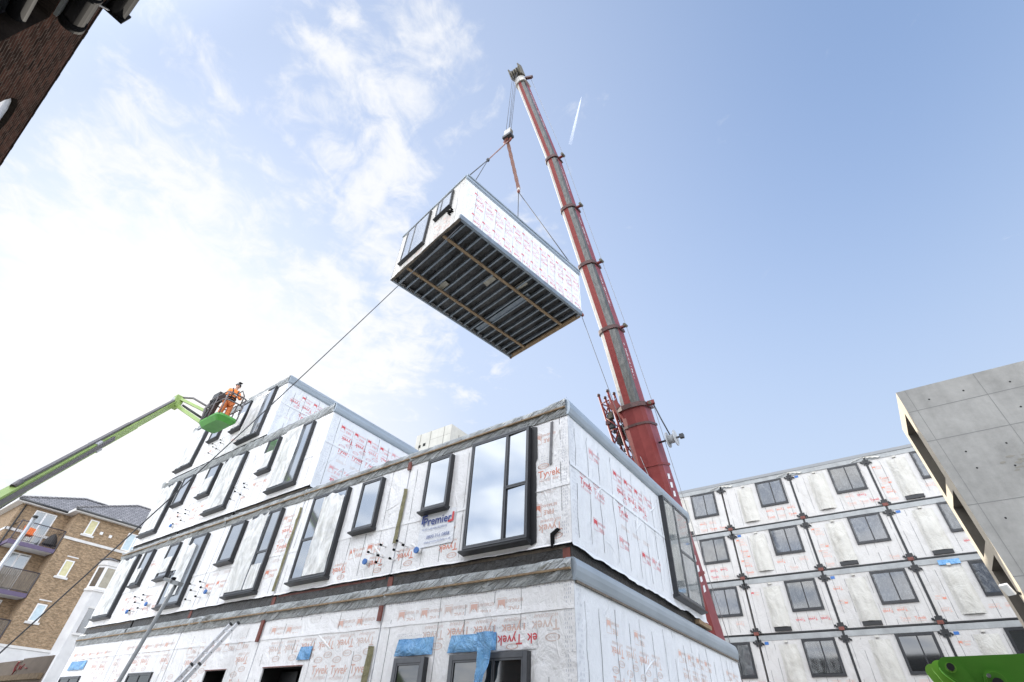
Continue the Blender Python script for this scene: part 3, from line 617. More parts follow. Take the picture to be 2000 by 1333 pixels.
window(main, SIDE, *wside, [(0, .42, 0, 1), (.42, 1, 0, .5), (.42, 1, .5, 1)], xf=zc, glass='glass', films=[(0, 1, 0, 1, .98)], fm='film_clear', label='window on the right end wall under a clear plastic sheet', seed=77)
# black membrane edge right of the big window, dark slot, hanging flap
m = MB(FRONT, zc)
m.poly([(-4.935, 6.80, .02), (-4.80, 6.76, .012), (-4.79, 6.05, .012), (-4.83, 5.95, .012), (-4.81, 5.6, .012), (-4.80, 4.42, .012), (-4.90, 4.38, .02), (-4.935, 4.4, .02)], 'tape_black')
m.build('black_flashing', main)
m = MB(FRONT, zc); m.prism([(-4.47, 6.76), (-4.42, 6.77), (-4.46, 5.86), (-4.49, 5.82), (-4.515, 5.87)], .008, .03, 'seam'); m.build('strap_slot', main)
m = MB(FRONT, zc); m.prism([(-4.5, 4.52), (-4.36, 4.60), (-4.30, 4.57), (-4.42, 4.49), (-4.44, 4.28), (-4.49, 4.28)], .015, .04, 'black_plastic'); m.build('torn_flap', main)
for u, z0, z1, wd in ((-8.46, 4.95, 6.2, .11), (-12.60, 4.4, 6.6, .07), (-8.60, 2.0, 3.02, .17)):
    m = MB(FRONT, zc); m.grid(lambda i, j: (u-wd/2+wd*i+.05*(j-.5)+.01*fbm(j*6, u), z0+(z1-z0)*j, .03+.05*math.sin(math.pi*i)*(1+.4*fbm(j*9, i*3))), 4, 24, 'wool'); m.build('insulation_strip', main)
for u, z0, z1 in ((-8.45, 6.70, 6.9), (-8.5, 3.45, 3.72), (-12.62, 3.3, 3.75)):
    MB(FRONT, zc).box(u-.05, u+.05, z0, z1, .02, .06, 'rust_red').build('corner_bracket', main)
# pipe stubs with caps
def stub(u, w, L=.16, r=.018, cap=None):
    m = MB(FRONT, zc)
    if cap:
        m.tube([(u, w, 0), (u, w, .09)], .058, 'white_plastic', 12); m.tube([(u, w, .09), (u, w, .13)], .064, 'blue_cap', 12)
    else:
        m.tube([(u, w, 0), (u, w, L)], r, 'white_plastic', 8); m.tube([(u, w, L), (u, w, L+.04)], r*1.5, 'black_plastic', 8)
    m.build('pipe_stub', main)
for dx, dz, cp in ((-9.25, 4.66, 1), (-7.69, 4.68, 1), (-8.78, 4.94, 0), (-8.8, 4.72, 0), (-9.15, 4.84, 0), (-8.82, 4.58, 0), (-8.28, 4.95, 0), (-8.07, 4.83, 0), (-8.33, 4.77, 0), (-8.40, 4.60, 0)): stub(dx, dz, .13, .018, cp)
for cx, cz in ((-16.6, 4.75), (-20.2, 4.75), (-16.5, 7.9), (-20.1, 7.75), (-20.0, 10.75)):
    rr = random.Random(cx*cz)
    for q in range(6): stub(cx+(-.38, -.2, -.3, .2, .34, .26)[q]+rr.uniform(-.04, .04), cz+(.3, .1, -.15, .3, .12, -.12)[q], .14)
    stub(cx+.62, cz-.02, cap=1) if cz < 5 else None
    if cx < -20 and cz < 9: stub(cx-.58, cz-.15, cap=1)
# blue sheets and printed patch over the ground-floor heads
def bluesheet(u0, u1, w0, w1, seed, tail=None):
    m = MB(FRONT)
    m.grid(lambda i, j: (u0+(u1-u0)*i-.04*(1-j)*(1-2*i)*0+(-.06*(1-j) if i < .5 else 0)*(1-i*2), w0+(w1-w0)*j+.006*fbm(i*4, seed), (.02+.028*(1+fbm((u0+i)*3+j*2, j*2, seed))*math.sin(math.pi*min(1, j+.12))*min(1, 6*i+.1, 6*(1-i)+.1))), 22, 8, 'blue_sheet')
    if tail:
        a, b, zb = tail
        m.grid(lambda i, j: (a+(b-a)*i*(.35+.65*j)+.05*math.sin(j*3)+.1*j*(1-j), zb+(w1-.02-zb)*j, .17+.05*(1+fbm(i*3, j*3, seed+2))), 7, 16, 'blue_sheet')
    o = m.build('blue_plastic_sheet', main); return o
bluesheet(-7.86, -6.97, 2.83, 3.10, 1); bluesheet(-6.56, -5.57, 2.83, 3.09, 2, (-5.86, -5.5, 2.2)); bluesheet(-23.5, -22.25, 3.02, 3.27, 3); bluesheet(-10.85, -10.45, 2.88, 3.12, 4)
m = MB(FRONT); m.rect(-5.56, -4.78, 2.82, 3.09, .012, 'wrap'); m.flat(G['tyvek'], -5.30, 3.03, .016, .2, math.pi, 'ink_red'); m.flat(G['ek'], -4.86, 3.03, .016, .2, math.pi, 'ink_red')
oval(m, -5.25, 2.87, .016, .12, .04, 'ink_pale'); m.build('wrap_patch', main)
for u, r_i in ((-7.5, 'ink_navy'), (-6.1, 'ink_navy')): pass
# banner
bn = thing('banner', 'white banner with blue lettering and red corner mark under a small window', 'sign', (-7.3, Y0-.02, 4.75))
m = MB(FRONT, zc); bu0, bu1, bw0, bw1 = -7.78, -6.80, 4.74, 5.46
m.grid(lambda i, j: (bu0+(bu1-bu0)*i, bw0+(bw1-bw0)*j, .012+.006*(1+fbm(i*3, j*3, 5))), 16, 12, 'banner'); m.build('sheet', bn)
for nm_, gk, gu, gw, gs, gm_ in (('wordmark', 'prem', -7.29, 5.19, .245, 'ink_navy'), ('strapline', 'modular', -7.34, 5.085, .064, 'ink_blue_grey'), ('phone_number', 'tel', -7.22, 4.90, .105, 'ink_blue_grey'), ('web_address', 'web', -7.22, 4.81, .064, 'ink_blue_grey')):
    MB(FRONT, zc).flat(G[gk], gu, gw, .034, gs, 0, gm_).build(nm_, bn)
m = MB(FRONT, zc)
m.poly([(-7.74, 5.24, .034), (-7.69, 5.24, .034), (-7.685, 5.38, .034), (-7.58, 5.39, .034), (-7.58, 5.43, .034), (-7.735, 5.42, .034)], 'ink_navy'); m.build('corner_mark', bn); m = MB(FRONT, zc)
m.poly([(-6.98, 5.16, .034), (-6.83, 5.17, .034), (-6.825, 5.37, .034), (-6.875, 5.37, .034), (-6.88, 5.215, .034), (-6.98, 5.205, .034)], 'ink_brick'); m.build('corner_mark', bn)

# ------------------------------------------------------------------ second modular building
YR = 34.0
RF = Fr((0, YR, 0), (1, 0, 0), (0, 0, 1), (0, -1, 0))
far = thing('modular_building', 'five-storey white modular block with square dark windows and black brackets, behind the concrete building', 'building', (0, 40, 0))
RX = [-11.3, -7.0, -2.70, 1.57, 5.85, 10.1]; RZ = [1.35, 4.26, 7.18, 10.12, 13.06, 16.1]
WZ = [(2.2, 3.9), (5.15, 6.85), (8.18, 9.77), (11.2, 12.76), (14.14, 15.78)]
for lv in range(5):
    for c in range(5):
        a, b, z0, z1 = RX[c]+.06, RX[c+1]-.06, RZ[lv]+.06, RZ[lv+1]-.05
        wu0 = RX[c]+2.20; wu1 = wu0+1.62
        if c == 0: wu0, wu1 = -9.12, -7.48
        hole = (wu0, wu1, *WZ[lv]); pan = (RX[c]+.98, RX[c]+1.92, z0+.15, WZ[lv][1]-.2)
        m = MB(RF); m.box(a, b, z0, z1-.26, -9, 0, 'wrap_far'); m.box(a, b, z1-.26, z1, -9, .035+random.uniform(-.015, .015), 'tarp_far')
        m.box(a+.3, b-.3, z0-.09, z0-.005, -8.8, -.05, 'tape_black')
        print_wall(m, a+.05, b, z0+.05, z1-.35, .006, [hole, (pan[0]-.1, pan[1]+.1, pan[2], pan[3])], ('ink_orange' if (lv+c) % 3 else 'ink_red', 'ink_pale'), lv*10+c, .95, 1, .62, .62, .75)
        seams(m, a, b, z0, z1-.3, .009, [hole, pan], lv*13+c+200, .52, .014, .006, brk=.2)
        m.build('module', far)
        films = [(0, .55, .02, .98, .98), (.55, 1, .02, .98, .98)]
        if lv == 1 and c >= 2: films = []
        window(far, RF, *hole, [(0, .55, 0, 1), (.55, 1, 0, 1)], proud=.07, glass='glass_dark' if (lv < 2 or (lv+c) % 3 == 0) else 'glass_far', films=films, fm='film_clear', fw=.10, seed=lv*5+c, sill=False, face=None)
        # loose breather sheet over the door opening beside each window
        if c < 5:
            s = MB(RF); p = pan; sd = lv*7+c
            s.grid(lambda i, j: (p[0]+(p[1]-p[0])*i+.03*fbm(j*3, sd)+(i-.5)*.04*(1-j), p[2]+.1+(p[3]-p[2]-.1)*j, .015+(.13*math.sin(math.pi*min(1, max(0, i*1.25-.1)))**.35*(1-.75*j**3) if 0 < i < 1 else 0)+.05*(fbm(i*2.5-.5*j, j*2.2, sd)+.5*n3(i*6, j*3, sd))*min(1, i*6, (1-i)*6)), 14, 20, 'cover_sheet')
            s.build('door_sheet', far)
            if (lv*3+c) % 4 in (0, 3): MB(RF).box(p[0]+.05, p[1]-.02, p[2]-.1, p[2]+.09, -.01, .10, 'tape_black').build('threshold', far)
        MB(RF).box(pan[0]+.35, pan[0]+.52, z1-.40, z1-.30, 0, .10, 'cover_sheet').build('vent_hood', far)
        if (lv+c) % 2 == 0: MB(RF).rect(a+.25, a+.46, z1-.45, z1-.31, .012, 'blue_cap').build('blue_label', far)
for c in range(1, 5):
    x = RX[c]
    for lv in range(5):
        z0, z1 = RZ[lv], RZ[lv+1]
        if c >= 2: MB(RF).box(x-.055, x+.055, z0+.05, z1-.05, -.05, .02, 'tape_black').build('joint_gasket', far)
        for zz_, s in ((z0+.16, 1), (z1-.42, 1)):
            k = MB(RF); r = random.Random(c*31+lv*7+int(zz_*9))
            col = 'tape_black'
            k.box(x-.24*s, x+.24*s, zz_-.05, zz_+.03, .02, .06, col); k.box(x-.15, x-.05, zz_-.16, zz_+.16, .03, .065, col); k.box(x+.05, x+.16, zz_-.14, zz_+.17, .03, .065, col)
            k.box(x-.30, x-.2, zz_+.0, zz_+.09, .03, .06, col); k.box(x+.2, x+.29, zz_-.1, zz_-.02, .03, .06, col)
            if s and zz_ < z0+1: k.box(x-.13, x+.13, z0-.03, z0+.13, .035, .075, 'rust_red')
            k.build('corner_bracket', far)
for lv in range(1, 5): MB(RF).box(RX[1]+1.2 if lv > 1 else RX[0], RX[5], RZ[lv]-.02, RZ[lv]+.05, -.06, .03, 'tape_black').build('floor_gasket', far)
m = MB(RF); m.box(RX[0]-.05, RX[5], 16.06, 16.24, -9, .06, 'roof_grey'); m.build('roof_edge', far)
for x in (-7.0, -2.7, 1.57):
    s = MB(RF)
    for q in range(7):
        a = (q-3)*.13; s.poly([(x+a*.5-.03, 16.02, .09), (x+a*.5+.05, 16.03, .10), (x+a*1.9+.09, 16.0-abs(a)*.25, .07), (x+a*1.9-.06, 15.92-abs(a)*.3, .12)], 'cover_sheet')
    s.build('sheet_tuft', far)
# blue tarp on one sheet head
MB(RF).box(2.6, 3.5, 9.72, 9.95, .04, .09, 'blue_sheet').build('blue_plastic_sheet', far)

# ------------------------------------------------------------------ suspended module
A = Vector((-8.38, 7.43, 16.81)); av = Vector((.1773, .98416, 0)).normalized(); bv = Vector((-.98416, .1773, 0)).normalized(); UP = Vector((0, 0, 1))
Lm, Wm, Hm = 7.28, 4.60, 2.95
sus = thing('hanging_module', 'white wrapped building module with open steel floor frame hanging from the crane in mid air', 'building module', tuple(A+av*Lm/2+bv*Wm/2))
UF = Fr(A, av, UP, -bv)                                  # long face
EF = Fr(A+bv*Wm, -bv, UP, -av)                           # end face, u from far corner to near corner
BF = Fr(A, av, bv, -UP)                                  # underside, n downward
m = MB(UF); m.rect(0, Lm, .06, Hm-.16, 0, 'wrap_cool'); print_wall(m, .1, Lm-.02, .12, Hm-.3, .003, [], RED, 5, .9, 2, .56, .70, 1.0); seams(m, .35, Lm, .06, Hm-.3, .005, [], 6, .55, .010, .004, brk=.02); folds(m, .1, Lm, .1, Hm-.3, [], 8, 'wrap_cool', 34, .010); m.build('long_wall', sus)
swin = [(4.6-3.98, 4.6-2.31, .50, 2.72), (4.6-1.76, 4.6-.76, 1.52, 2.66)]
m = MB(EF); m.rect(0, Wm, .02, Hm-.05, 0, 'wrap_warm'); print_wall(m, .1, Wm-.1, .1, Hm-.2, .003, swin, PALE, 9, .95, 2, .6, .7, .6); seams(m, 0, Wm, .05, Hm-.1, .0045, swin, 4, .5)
hem(m, 0, Wm, .05, 0, .16, 2.2, 'wrap_warm'); folds(m, .1, Wm, .1, Hm-.2, swin, 3, 'wrap_warm', 30)
m.build('end_wall', sus)
m = MB(UF); m.box(0, Lm, .02, Hm-.1, -Wm, -Wm+.06, 'wrap'); m.box(Lm-.06, Lm, .02, Hm-.1, -Wm+.06, -.01, 'wrap_cool'); m.box(0.02, Lm, Hm-.14, Hm-.06, -Wm+.06, -.02, 'tarp_grey'); m.build('back_walls', sus)
window(sus, EF, *swin[0], [(0, .36, 0, 1), (.36, 1, 0, 1)], glass='glass_bright', films=[(0, 1, 0, 1, .98)], fm='film_clear', seed=3, proud=.11)
window(sus, EF, *swin[1], [(0, .3, 0, 1), (.3, 1, 0, 1)], glass='glass_bright', films=[(0, 1, 0, 1, 1)], fm='film_clear', seed=4, proud=.11)
for q, (u, w) in enumerate(((3.75, 1.16), (3.86, 1.05), (3.95, .98), (4.0, 1.12), (4.06, .92), (3.9, .86))):
    MB(EF).tube([(u, w, 0), (u, w, .14)], .035, 'black_plastic', 8).build('pipe_stub', sus)
m = MB(UF)
for k, (n0, n1, w0, w1) in enumerate(((-.03, .05, Hm-.20, Hm-.03), (-.05, .085, Hm-.03, Hm+.05), (-.02, .03, Hm-.26, Hm-.2))): m.box(-.02, Lm+.02, w0, w1, n0, n1, 'flashing')
m.build('roof_edge', sus)
MB(EF).box(0, Wm, Hm-.06, Hm+.01, -.04, .06, 'flashing').build('roof_edge', sus)
m = MB(BF); m.grid(lambda i, j: (Lm*i, Wm*j, -.17+.05*fbm(i*9, j*3.5)+.03*fbm(i*22, j*9, 3)), 60, 36, 'membrane'); m.build('floor_membrane', sus)
m = MB(BF)
m.box(0, Lm, -.05, .06, -.22, .02, 'steel_joist'); m.box(0, Lm, Wm-.06, Wm+.02, -.22, .02, 'steel_joist'); m.build('floor_rim', sus)
m = MB(BF); m.box(Lm-.05, Lm+.03, 0.1, Wm, -.2, .03, 'timber'); m.box(Lm-.14, Lm-.05, .3, Wm-.2, -.1, .01, 'timber')
m.build('end_board', sus)
m = MB(BF); m.grid(lambda i, j: (-.03+.12*j*(1+.5*fbm(i*5, j)), Wm*i, .02+.03*fbm(i*8, j*2, 4)), 50, 3, 'timber_old'); m.build('end_board', sus)
for k in range(17):
    u = .36+k*.411
    MB(BF).box(u-.03, u+.035, .06, Wm-.06, -.16, -.01, 'steel_joist').build('floor_joist', sus)
MB(BF).box(4.62, 4.85, .9, Wm-.3, -.15, -.06, 'steel_joist').build('duct', sus)
for w in (1.09, 3.50): MB(BF).box(.10, 7.14, w-.055, w+.055, -.008, .05, 'timber').build('floor_batten', sus)
for u, w in ((1.7, 3.0), (2.9, 1.3), (4.0, .5)):
    m = MB(BF); m.grid(lambda i, j: (u+.25*i, w+.6*j, -.10+.05*fbm(i*3, j*4, u)), 4, 8, 'olive_sheet'); m.build('torn_sheet', sus)
for u, w in ((Lm+.02, -.02), (Lm, Wm)): MB(BF).box(u-.05, u+.05, w-.05, w+.05, -.10, .03, 'rust_red').build('lifting_lug', sus)
At, Ct, Dt = A+UP*Hm, A+av*Lm+UP*Hm, A+av*Lm+bv*Wm+UP*Hm

# ------------------------------------------------------------------ mobile crane
crane = thing('mobile_crane', 'red telescopic mobile crane with long raised boom behind the white modular buildings', 'crane', (-7.4, 27, 0))
BP = {'tip': (-9.50, 12.0, 40.35), 'c1': (-8.59, 14.96, 32.31), 'c2': (-8.36, 16.5, 28.24), 'c3': (-8.11, 18.06, 24.12), 'c4': (-7.83, 19.62, 19.94), 'c5': (-7.71, 21.23, 15.66), 'low': (-7.42, 25.0, 5.75)}
BP = {k: Vector(v) for k, v in BP.items()}
PIV = BP['low']+(BP['low']-BP['c5']).normalized()*3.2
def sect(p0, p1, w0, w1, mats, base=False):
    d = (p0-p1).normalized(); s = Vector((1, 0, 0)); s = (s-d*s.dot(d)).normalized(); q = d.cross(s)
    if q.y > 0: q = -q
    prof = [(-.5, -.62), (-.5, .22), (-.40, .44), (-.22, .54), (.12, .56), (.40, .44), (.5, .22), (.5, -.62)]
    mb = MB(); rings = []
    for p, w in ((p0, w0), (p1, w1)): rings.append([mb.pt(p+s*(a*w)+q*(b*w)) for a, b in prof])
    n = len(prof)
    for k in range(n): mb.face((rings[0][k], rings[0][(k+1) % n], rings[1][(k+1) % n], rings[1][k]), mats[k])
    mb.face(rings[0][::-1], mats[0]); mb.face(rings[1], mats[0])
    return mb, d, s, q
TEL = ['boom_pale', 'boom_pale', 'boom_pale', 'crane_strip', 'boom_shadow', 'boom_shadow', 'crane_lilac', 'crane_red']  # pale left and dark right facets: sun and shade put into the colour
keys = ['tip', 'c1', 'c2', 'c3', 'c4', 'c5']; wid = [.70, .80, .90, .98, 1.06]
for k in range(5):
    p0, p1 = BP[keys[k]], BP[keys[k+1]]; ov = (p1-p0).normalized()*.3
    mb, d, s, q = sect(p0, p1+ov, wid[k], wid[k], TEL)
    rr = random.Random(k)
    for j in range(46):                           # worn white lettering on the right flank
        t = .18+.5*j/46
        if rr.random() < .35: continue
        c = p0+(p1-p0)*t+s*(wid[k]*.5+.004)-q*wid[k]*.05; L = (p1-p0).length*.5/46*rr.uniform(.35, .7); h = wid[k]*rr.uniform(.05, .11)
        e = (p1-p0).normalized()
        mb.face([mb.pt(c+e*x*L+q*y*h) for x, y in ((0, -1), (1, -1), (1, 1), (0, 1))], 'white_letter')
    o = mb.build('boom_section', crane)
    # collar
    mc, d, s, q = sect(p1-ov*.35, p1+ov*.35, wid[k]+.22, wid[k]+.24, ['collar_dark']*8)
    mc.bar(p1+s*(wid[k]*.5+.10)-q*.1, p1+s*(wid[k]*.5+.42)-q*.15, .14, .12, 'crane_red'); mc.tube([p1+s*(wid[k]*.5+.42)-q*.25, p1+s*(wid[k]*.5+.42)+q*.12], .09, 'sheave', 8)
    mc.build('collar', o)
bsec, d, s, q = sect(BP['c5'], PIV, 1.36, 1.40, ['crane_red']*6+['crane_lilac', 'crane_red'])
for off, mm in ((-.34, 'crane_strip'), (.60, 'crane_strip')):
    bsec.tube([BP['c5']+s*off*1.36*.74+q*.60*(.9 if off < 0 else .55)*1.36*.74, PIV+s*off*1.4*.74+q*.60*(.9 if off < 0 else .55)*1.4*.74], .035, mm, 6)
e = (PIV-BP['c5']).normalized()
for t in (1.0, 3.1, 5.6, 8.2):
    c = BP['c5']+e*t; mm, *_ = sect(c-e*.06, c+e*.06, 1.46, 1.46, ['collar_dark' if t < 2 else 'crane_red']*8)
    base_i = len(bsec.v); bsec.v += mm.v; bsec.f += [[i+base_i for i in f] for f in mm.f]; bsec.m += mm.m; bsec.s += mm.s
rr = random.Random(3)
for j in range(14):
    c = BP['c5']+e*(3.6+j*.42)+s*(.705)-q*.1; h = .22
    if j % 5 == 3: continue
    bsec.face([bsec.pt(c+e*x*.26+q*y*h) for x, y in ((0, -1), (1, -rr.uniform(.3, 1)), (1, 1), (0, rr.uniform(.4, 1)))], 'white_letter')
bo = bsec.build('boom_section', crane); bo['label'] = 'all-red lowest boom section'
hc, *_ = sect(BP['c5']-e*.12, BP['c5']+e*.12, 1.55, 1.6, ['collar_dark']*8)
hc.bar(BP['c5']+s*.8, BP['c5']+s*1.15-q*.1, .2, .2, 'crane_red'); hc.build('collar', bo)
# boom head with sheaves
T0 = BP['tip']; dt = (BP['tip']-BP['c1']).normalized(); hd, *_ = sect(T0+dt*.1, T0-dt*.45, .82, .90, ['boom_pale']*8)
for k in (-.30, -.1, .1, .3): hd.tube([T0+dt*.35+Vector((k-.05, -.35, .2)), T0+dt*.35+Vector((k+.05, -.35, .2))], .42, 'sheave', 16)
hd.bar(T0+dt*.1+Vector((-.42, -.3, 0)), T0+dt*.85+Vector((-.42, -.5, .2)), .08, .5, 'sheave'); hd.bar(T0+dt*.1+Vector((.42, -.3, 0)), T0+dt*.85+Vector((.42, -.5, .2)), .08, .5, 'sheave')
hd.bar(T0+Vector((.40, 0, .1)), T0+Vector((.95, .1, -.25)), .18, .22, 'collar_dark'); hd.tube([T0+dt*.7+Vector((.3, -.3, 0)), T0+dt*1.1+Vector((.45, -.3, .1))], .07, 'dark_metal', 6)
hd.build('boom_head', crane)
HK = Vector((-9.86, 11.53, 31.35))
for k, (dx, dy) in enumerate(((-.22, -.10), (-.08, .05), (.12, -.02), (.20, .08))):
    MB().tube([T0+dt*.35+Vector((dx-.05, -.55, -.05)), HK+Vector((dx*.6, dy, .75))], .016, 'rope', 5).build('hoist_rope', crane)
# running rope along the right flank
MB().tube([BP['tip']+s*.75-q*.2]+[BP[k]+s*(w+.32)-q*.2 for k, w in zip(keys[1:], (.45, .5, .55, .6, .7))]+[PIV+s*1.1], .014, 'rope_light', 5).build('hoist_rope', crane)
# cable reel
rc = BP['c5']+e*2.05+s*1.42-q*.1
m = MB(); m.tube([rc-s*.2, rc+s*.2], .22, 'rope_light', 14); m.tube([rc-s*.22, rc-s*.18], .40, 'grey_paint', 16); m.tube([rc+s*.18, rc+s*.22], .40, 'grey_paint', 16); m.tube([rc-s*.7, rc+s*.5], .05, 'dark_metal', 8); m.box(rc.x+.4, rc.x+.6, rc.y-.1, rc.y+.1, rc.z-.08, rc.z+.12, 'dark_metal')
m.build('cable_reel', crane)
MB().tube([BP['c5']+s*1.05-q*.1, BP['c5']+e*.9+s*1.2-q*.1, rc+Vector((-.05, 0, .2))], .035, 'rope', 6).build('reel_cable', crane)
# folded lattice jib on the left flank
m = MB(); lj = [(-1.62, .15), (-.98, .38), (-1.62, -.75), (-.98, -.55)]
st = BP['c5']-e*.75; NL = 13; stp = .78
Pj = lambda k, i: st+e*(k*stp)+s*(lj[i][0]+k*stp*.045)+q*lj[i][1]
for i in range(4):
    m.tube([Pj(0, i)-e*.45, Pj(NL, i)], .065, 'crane_red', 6); m.ball(Pj(0, i)-e*.5, .10, .10, .10, 'collar_dark', 8, 5)
for k in range(NL):
    for a, b in ((0, 1), (1, 3), (3, 2), (2, 0)):
        m.tube([Pj(k, a), Pj(k+1, b)] if k % 2 else [Pj(k, b), Pj(k+1, a)], .035, 'crane_red', 5)
        if k % 2 == 0: m.tube([Pj(k, a), Pj(k, b)], .035, 'crane_red', 5)
m.build('lattice_jib', crane)
r2 = random.Random(11)
for k in range(16):
    c = Pj(r2.uniform(.8, 4.2), 0)*.5+Pj(r2.uniform(.8, 4.2), 3)*.5+Vector((r2.uniform(-.3, .35), r2.uniform(-.3, .3), 0)); a = r2.uniform(.06, .16)
    MB().hexa([c+Vector(p) for p in ((-a, -a, -a*1.6), (a, -a*.8, -a*1.5), (a, a, -a*1.6), (-a, a*.9, -a*1.4), (-a*.8, -a, a*1.6), (a*.9, -a, a*1.5), (a*.8, a, a*1.6), (-a, a*.8, a*1.4))], r2.choice(['dark_metal', 'collar_dark', 'sheave', 'dark_metal'])).build('jib_fitting', crane)
MB().bar(Pj(.3, 1)+s*.05, Pj(1.6, 1)+s*.45, .5, .35, 'crane_red').build('jib_bracket', crane); MB().bar(Pj(4.3, 1), Pj(4.5, 1)+s*.5, .2, .2, 'crane_red').build('jib_bracket', crane); MB().bar(Pj(10, 1), Pj(10.1, 1)+s*.6, .2, .2, 'dark_metal').build('jib_bracket', crane)
MB().tube([Pj(0, 1)+s*.3, BP['c5']+e*5+s*.25+q*1.0, PIV+s*.6+q*.9], .014, 'rope_light', 5).build('jib_rope', crane)
# carrier behind the building
cx, cy = PIV.x, PIV.y
m = MB(); m.box(cx-1.4, cx+1.4, cy-4, cy+9, .9, 1.5, 'crane_red'); m.box(cx-1.3, cx+1.3, cy+6.5, cy+9.2, 1.5, 2.9, 'crane_red'); m.box(cx-1.25, cx+1.25, cy+9.2, cy+9.25, 1.9, 2.8, 'glass_dark'); m.build('carrier', crane)
m = MB(); m.box(cx-1.2, cx+1.2, cy-.8, cy+3.5, 1.52, 2.6, 'crane_red'); m.box(cx-1.3, cx+1.3, cy+3.5, cy+4.8, 1.7, 3.2, 'grey_paint'); m.box(cx+1.25, cx+2.2, cy-1.5, cy+.4, 1.55, 3.2, 'crane_red'); m.build('turntable', crane)
for yy in (-3, -1.4, 2.6, 4.2, 6.8):
    for sx in (-1.25, 1.25): MB().tube([(cx+sx-.2, cy+yy, .62), (cx+sx+.2, cy+yy, .62)], .62, 'tyre', 18).build('wheel', crane)
MB().tube([(cx, cy-2.6, 2.0), BP['c5']+e*6.5+q*.9], .2, 'grey_paint', 10).build('lift_cylinder', crane)
# hook block
hb = thing('hook_block', 'pale crane hook block with dark hook hanging on ropes below the boom tip', 'hook block', tuple(HK))
m = MB(); m.box(HK.x-.24, HK.x+.24, HK.y-.16, HK.y+.16, HK.z+.10, HK.z+.85, 'boom_pale'); m.box(HK.x-.28, HK.x+.28, HK.y-.10, HK.y+.10, HK.z+.2, HK.z+.7, 'sheave'); m.box(HK.x-.32, HK.x+.32, HK.y-.2, HK.y+.2, HK.z-.08, HK.z+.16, 'dark_metal'); m.build('block_body', hb)
m = MB(); m.tube([HK+Vector((.26*math.cos(t)*1.0, 0, -.35+.26*math.sin(t))) for t in [math.pi*.5+i*math.pi*1.45/12 for i in range(13)]], .075, 'rust_red', 8); m.tube([HK+Vector((0, 0, -.1)), HK+Vector((0, 0, -.0))], .1, 'dark_metal', 8); m.build('hook', hb)
K1, K2 = Vector((-8.86, 9.0, 23.83)), Vector((-9.89, 13.0, 27.43)); H2 = HK-Vector((0, 0, .55))
sg = 'slings between crane hook and hanging module'
s1 = thing('lifting_sling', 'dark grey sling from the hook to the near left corner of the hanging module', 'sling', tuple(H2), sg)
m = MB(); m.bar(H2+Vector((-.03, 0, 0)), K1+(H2-K1)*.35, .07, .04, 'webbing_grey'); m.bar(H2+Vector((.05, -.02, 0)), K1, .05, .04, 'webbing'); m.build('strap', s1)
m = MB(); m.ball(K1, .09, .09, .13, 'dark_metal'); m.tube([K1+(H2-K1)*.35, K1, At+av*.05+bv*.05], .025, 'rope', 5); m.tube([K1, At+av*.42+bv*.05], .018, 'rope', 5); m.build('wire_leg', s1)
s2 = thing('lifting_sling', 'brown webbing sling that forks into two wires to the far end of the hanging module', 'sling', tuple(H2), sg)
m = MB()
for k in range(12):
    p0, p1 = H2+(K2-H2)*k/12, H2+(K2-H2)*(k+1)/12; a = .07 if k % 2 else -.0; m.bar(p0, p1, .19+.03*(k % 2), .06, 'webbing')
m.build('strap', s2)
m = MB(); m.ball(K2, .10, .10, .15, 'boom_pale'); m.ball(K2-Vector((0, 0, .25)), .10, .10, .14, 'rust_red'); m.tube([K2-Vector((0, 0, .3)), Ct-av*.15+bv*.05], .026, 'rope', 5); m.tube([K2-Vector((0, 0, .3)), Dt-av*.1-bv*.3], .026, 'rope', 5); m.build('wire_leg', s2)
# tag lines
def hang(p, q, sag, n=24): return [Vector(p)+(Vector(q)-Vector(p))*i/n-Vector((0, 0, sag*4*(i/n)*(1-i/n))) for i in range(n+1)]
p0 = A+av*.25+bv*.10; q0 = Vector((-13.14, 3.0, 2.57)); q1 = q0+(q0-p0)*.12
ln = MB(); ln.tube(hang(p0, q1, .25, 40), .014, 'rope', 5); tag(ln.build('tag_line', None, tuple(p0)), 'long dark guide rope from the hanging module down to the lower left', 'rope')
c0 = A+av*Lm-Vector((0, 0, .05)); ln = MB(); ln.tube(hang(c0, (-4.9, 20.5, .6), .5, 30), .014, 'rope', 5); tag(ln.build('tag_line', None, tuple(c0)), 'thin guide rope dropping from the far right corner of the hanging module beside the boom', 'rope')

# ------------------------------------------------------------------ boom lift with basket
lift = thing('boom_lift', 'lime green boom lift with its jib and basket held up against the top storey', 'boom lift', (-13.6, 0, 0))
E_, L_ = Vector((-20.18, 5.3, 11.43)), Vector((-16.05, 2.0, 5.50)); dv = (E_-L_).normalized(); BASE = L_-dv*4.6
upv = Vector((0, 0, 1)); sv = dv.cross(upv).normalized(); nv = sv.cross(dv).normalized()
def along(t, a=0, b=0): return L_+dv*t+sv*a+nv*b
LT = (E_-L_).length
MB().bar(along(LT*.60), along(LT), .17, .20, 'lime', nv).build('boom_section', lift); MB().bar(along(LT*.36), along(LT*.66), .20, .23, 'lime', nv).build('boom_section', lift)
m = MB(); m.bar(along(-4.6), along(LT*.42), .22, .25, 'lime', nv); m.bar(along(LT*.40), along(LT*.43), .25, .29, 'grey_paint', nv); m.build('boom_section', lift)
m = MB(); m.bar(along(-1.0, .12, -.02), along(LT*.50, .11, .02), .06, .13, 'hose', nv)                  # hose track slung beside the boom
m.bar(along(LT*.08, 0, .16), along(LT*.62, 0, .15), .09, .08, 'hose', nv); m.bar(along(LT*.55, 0, .15), along(LT*.97, 0, .125), .09, .06, 'hose', nv)
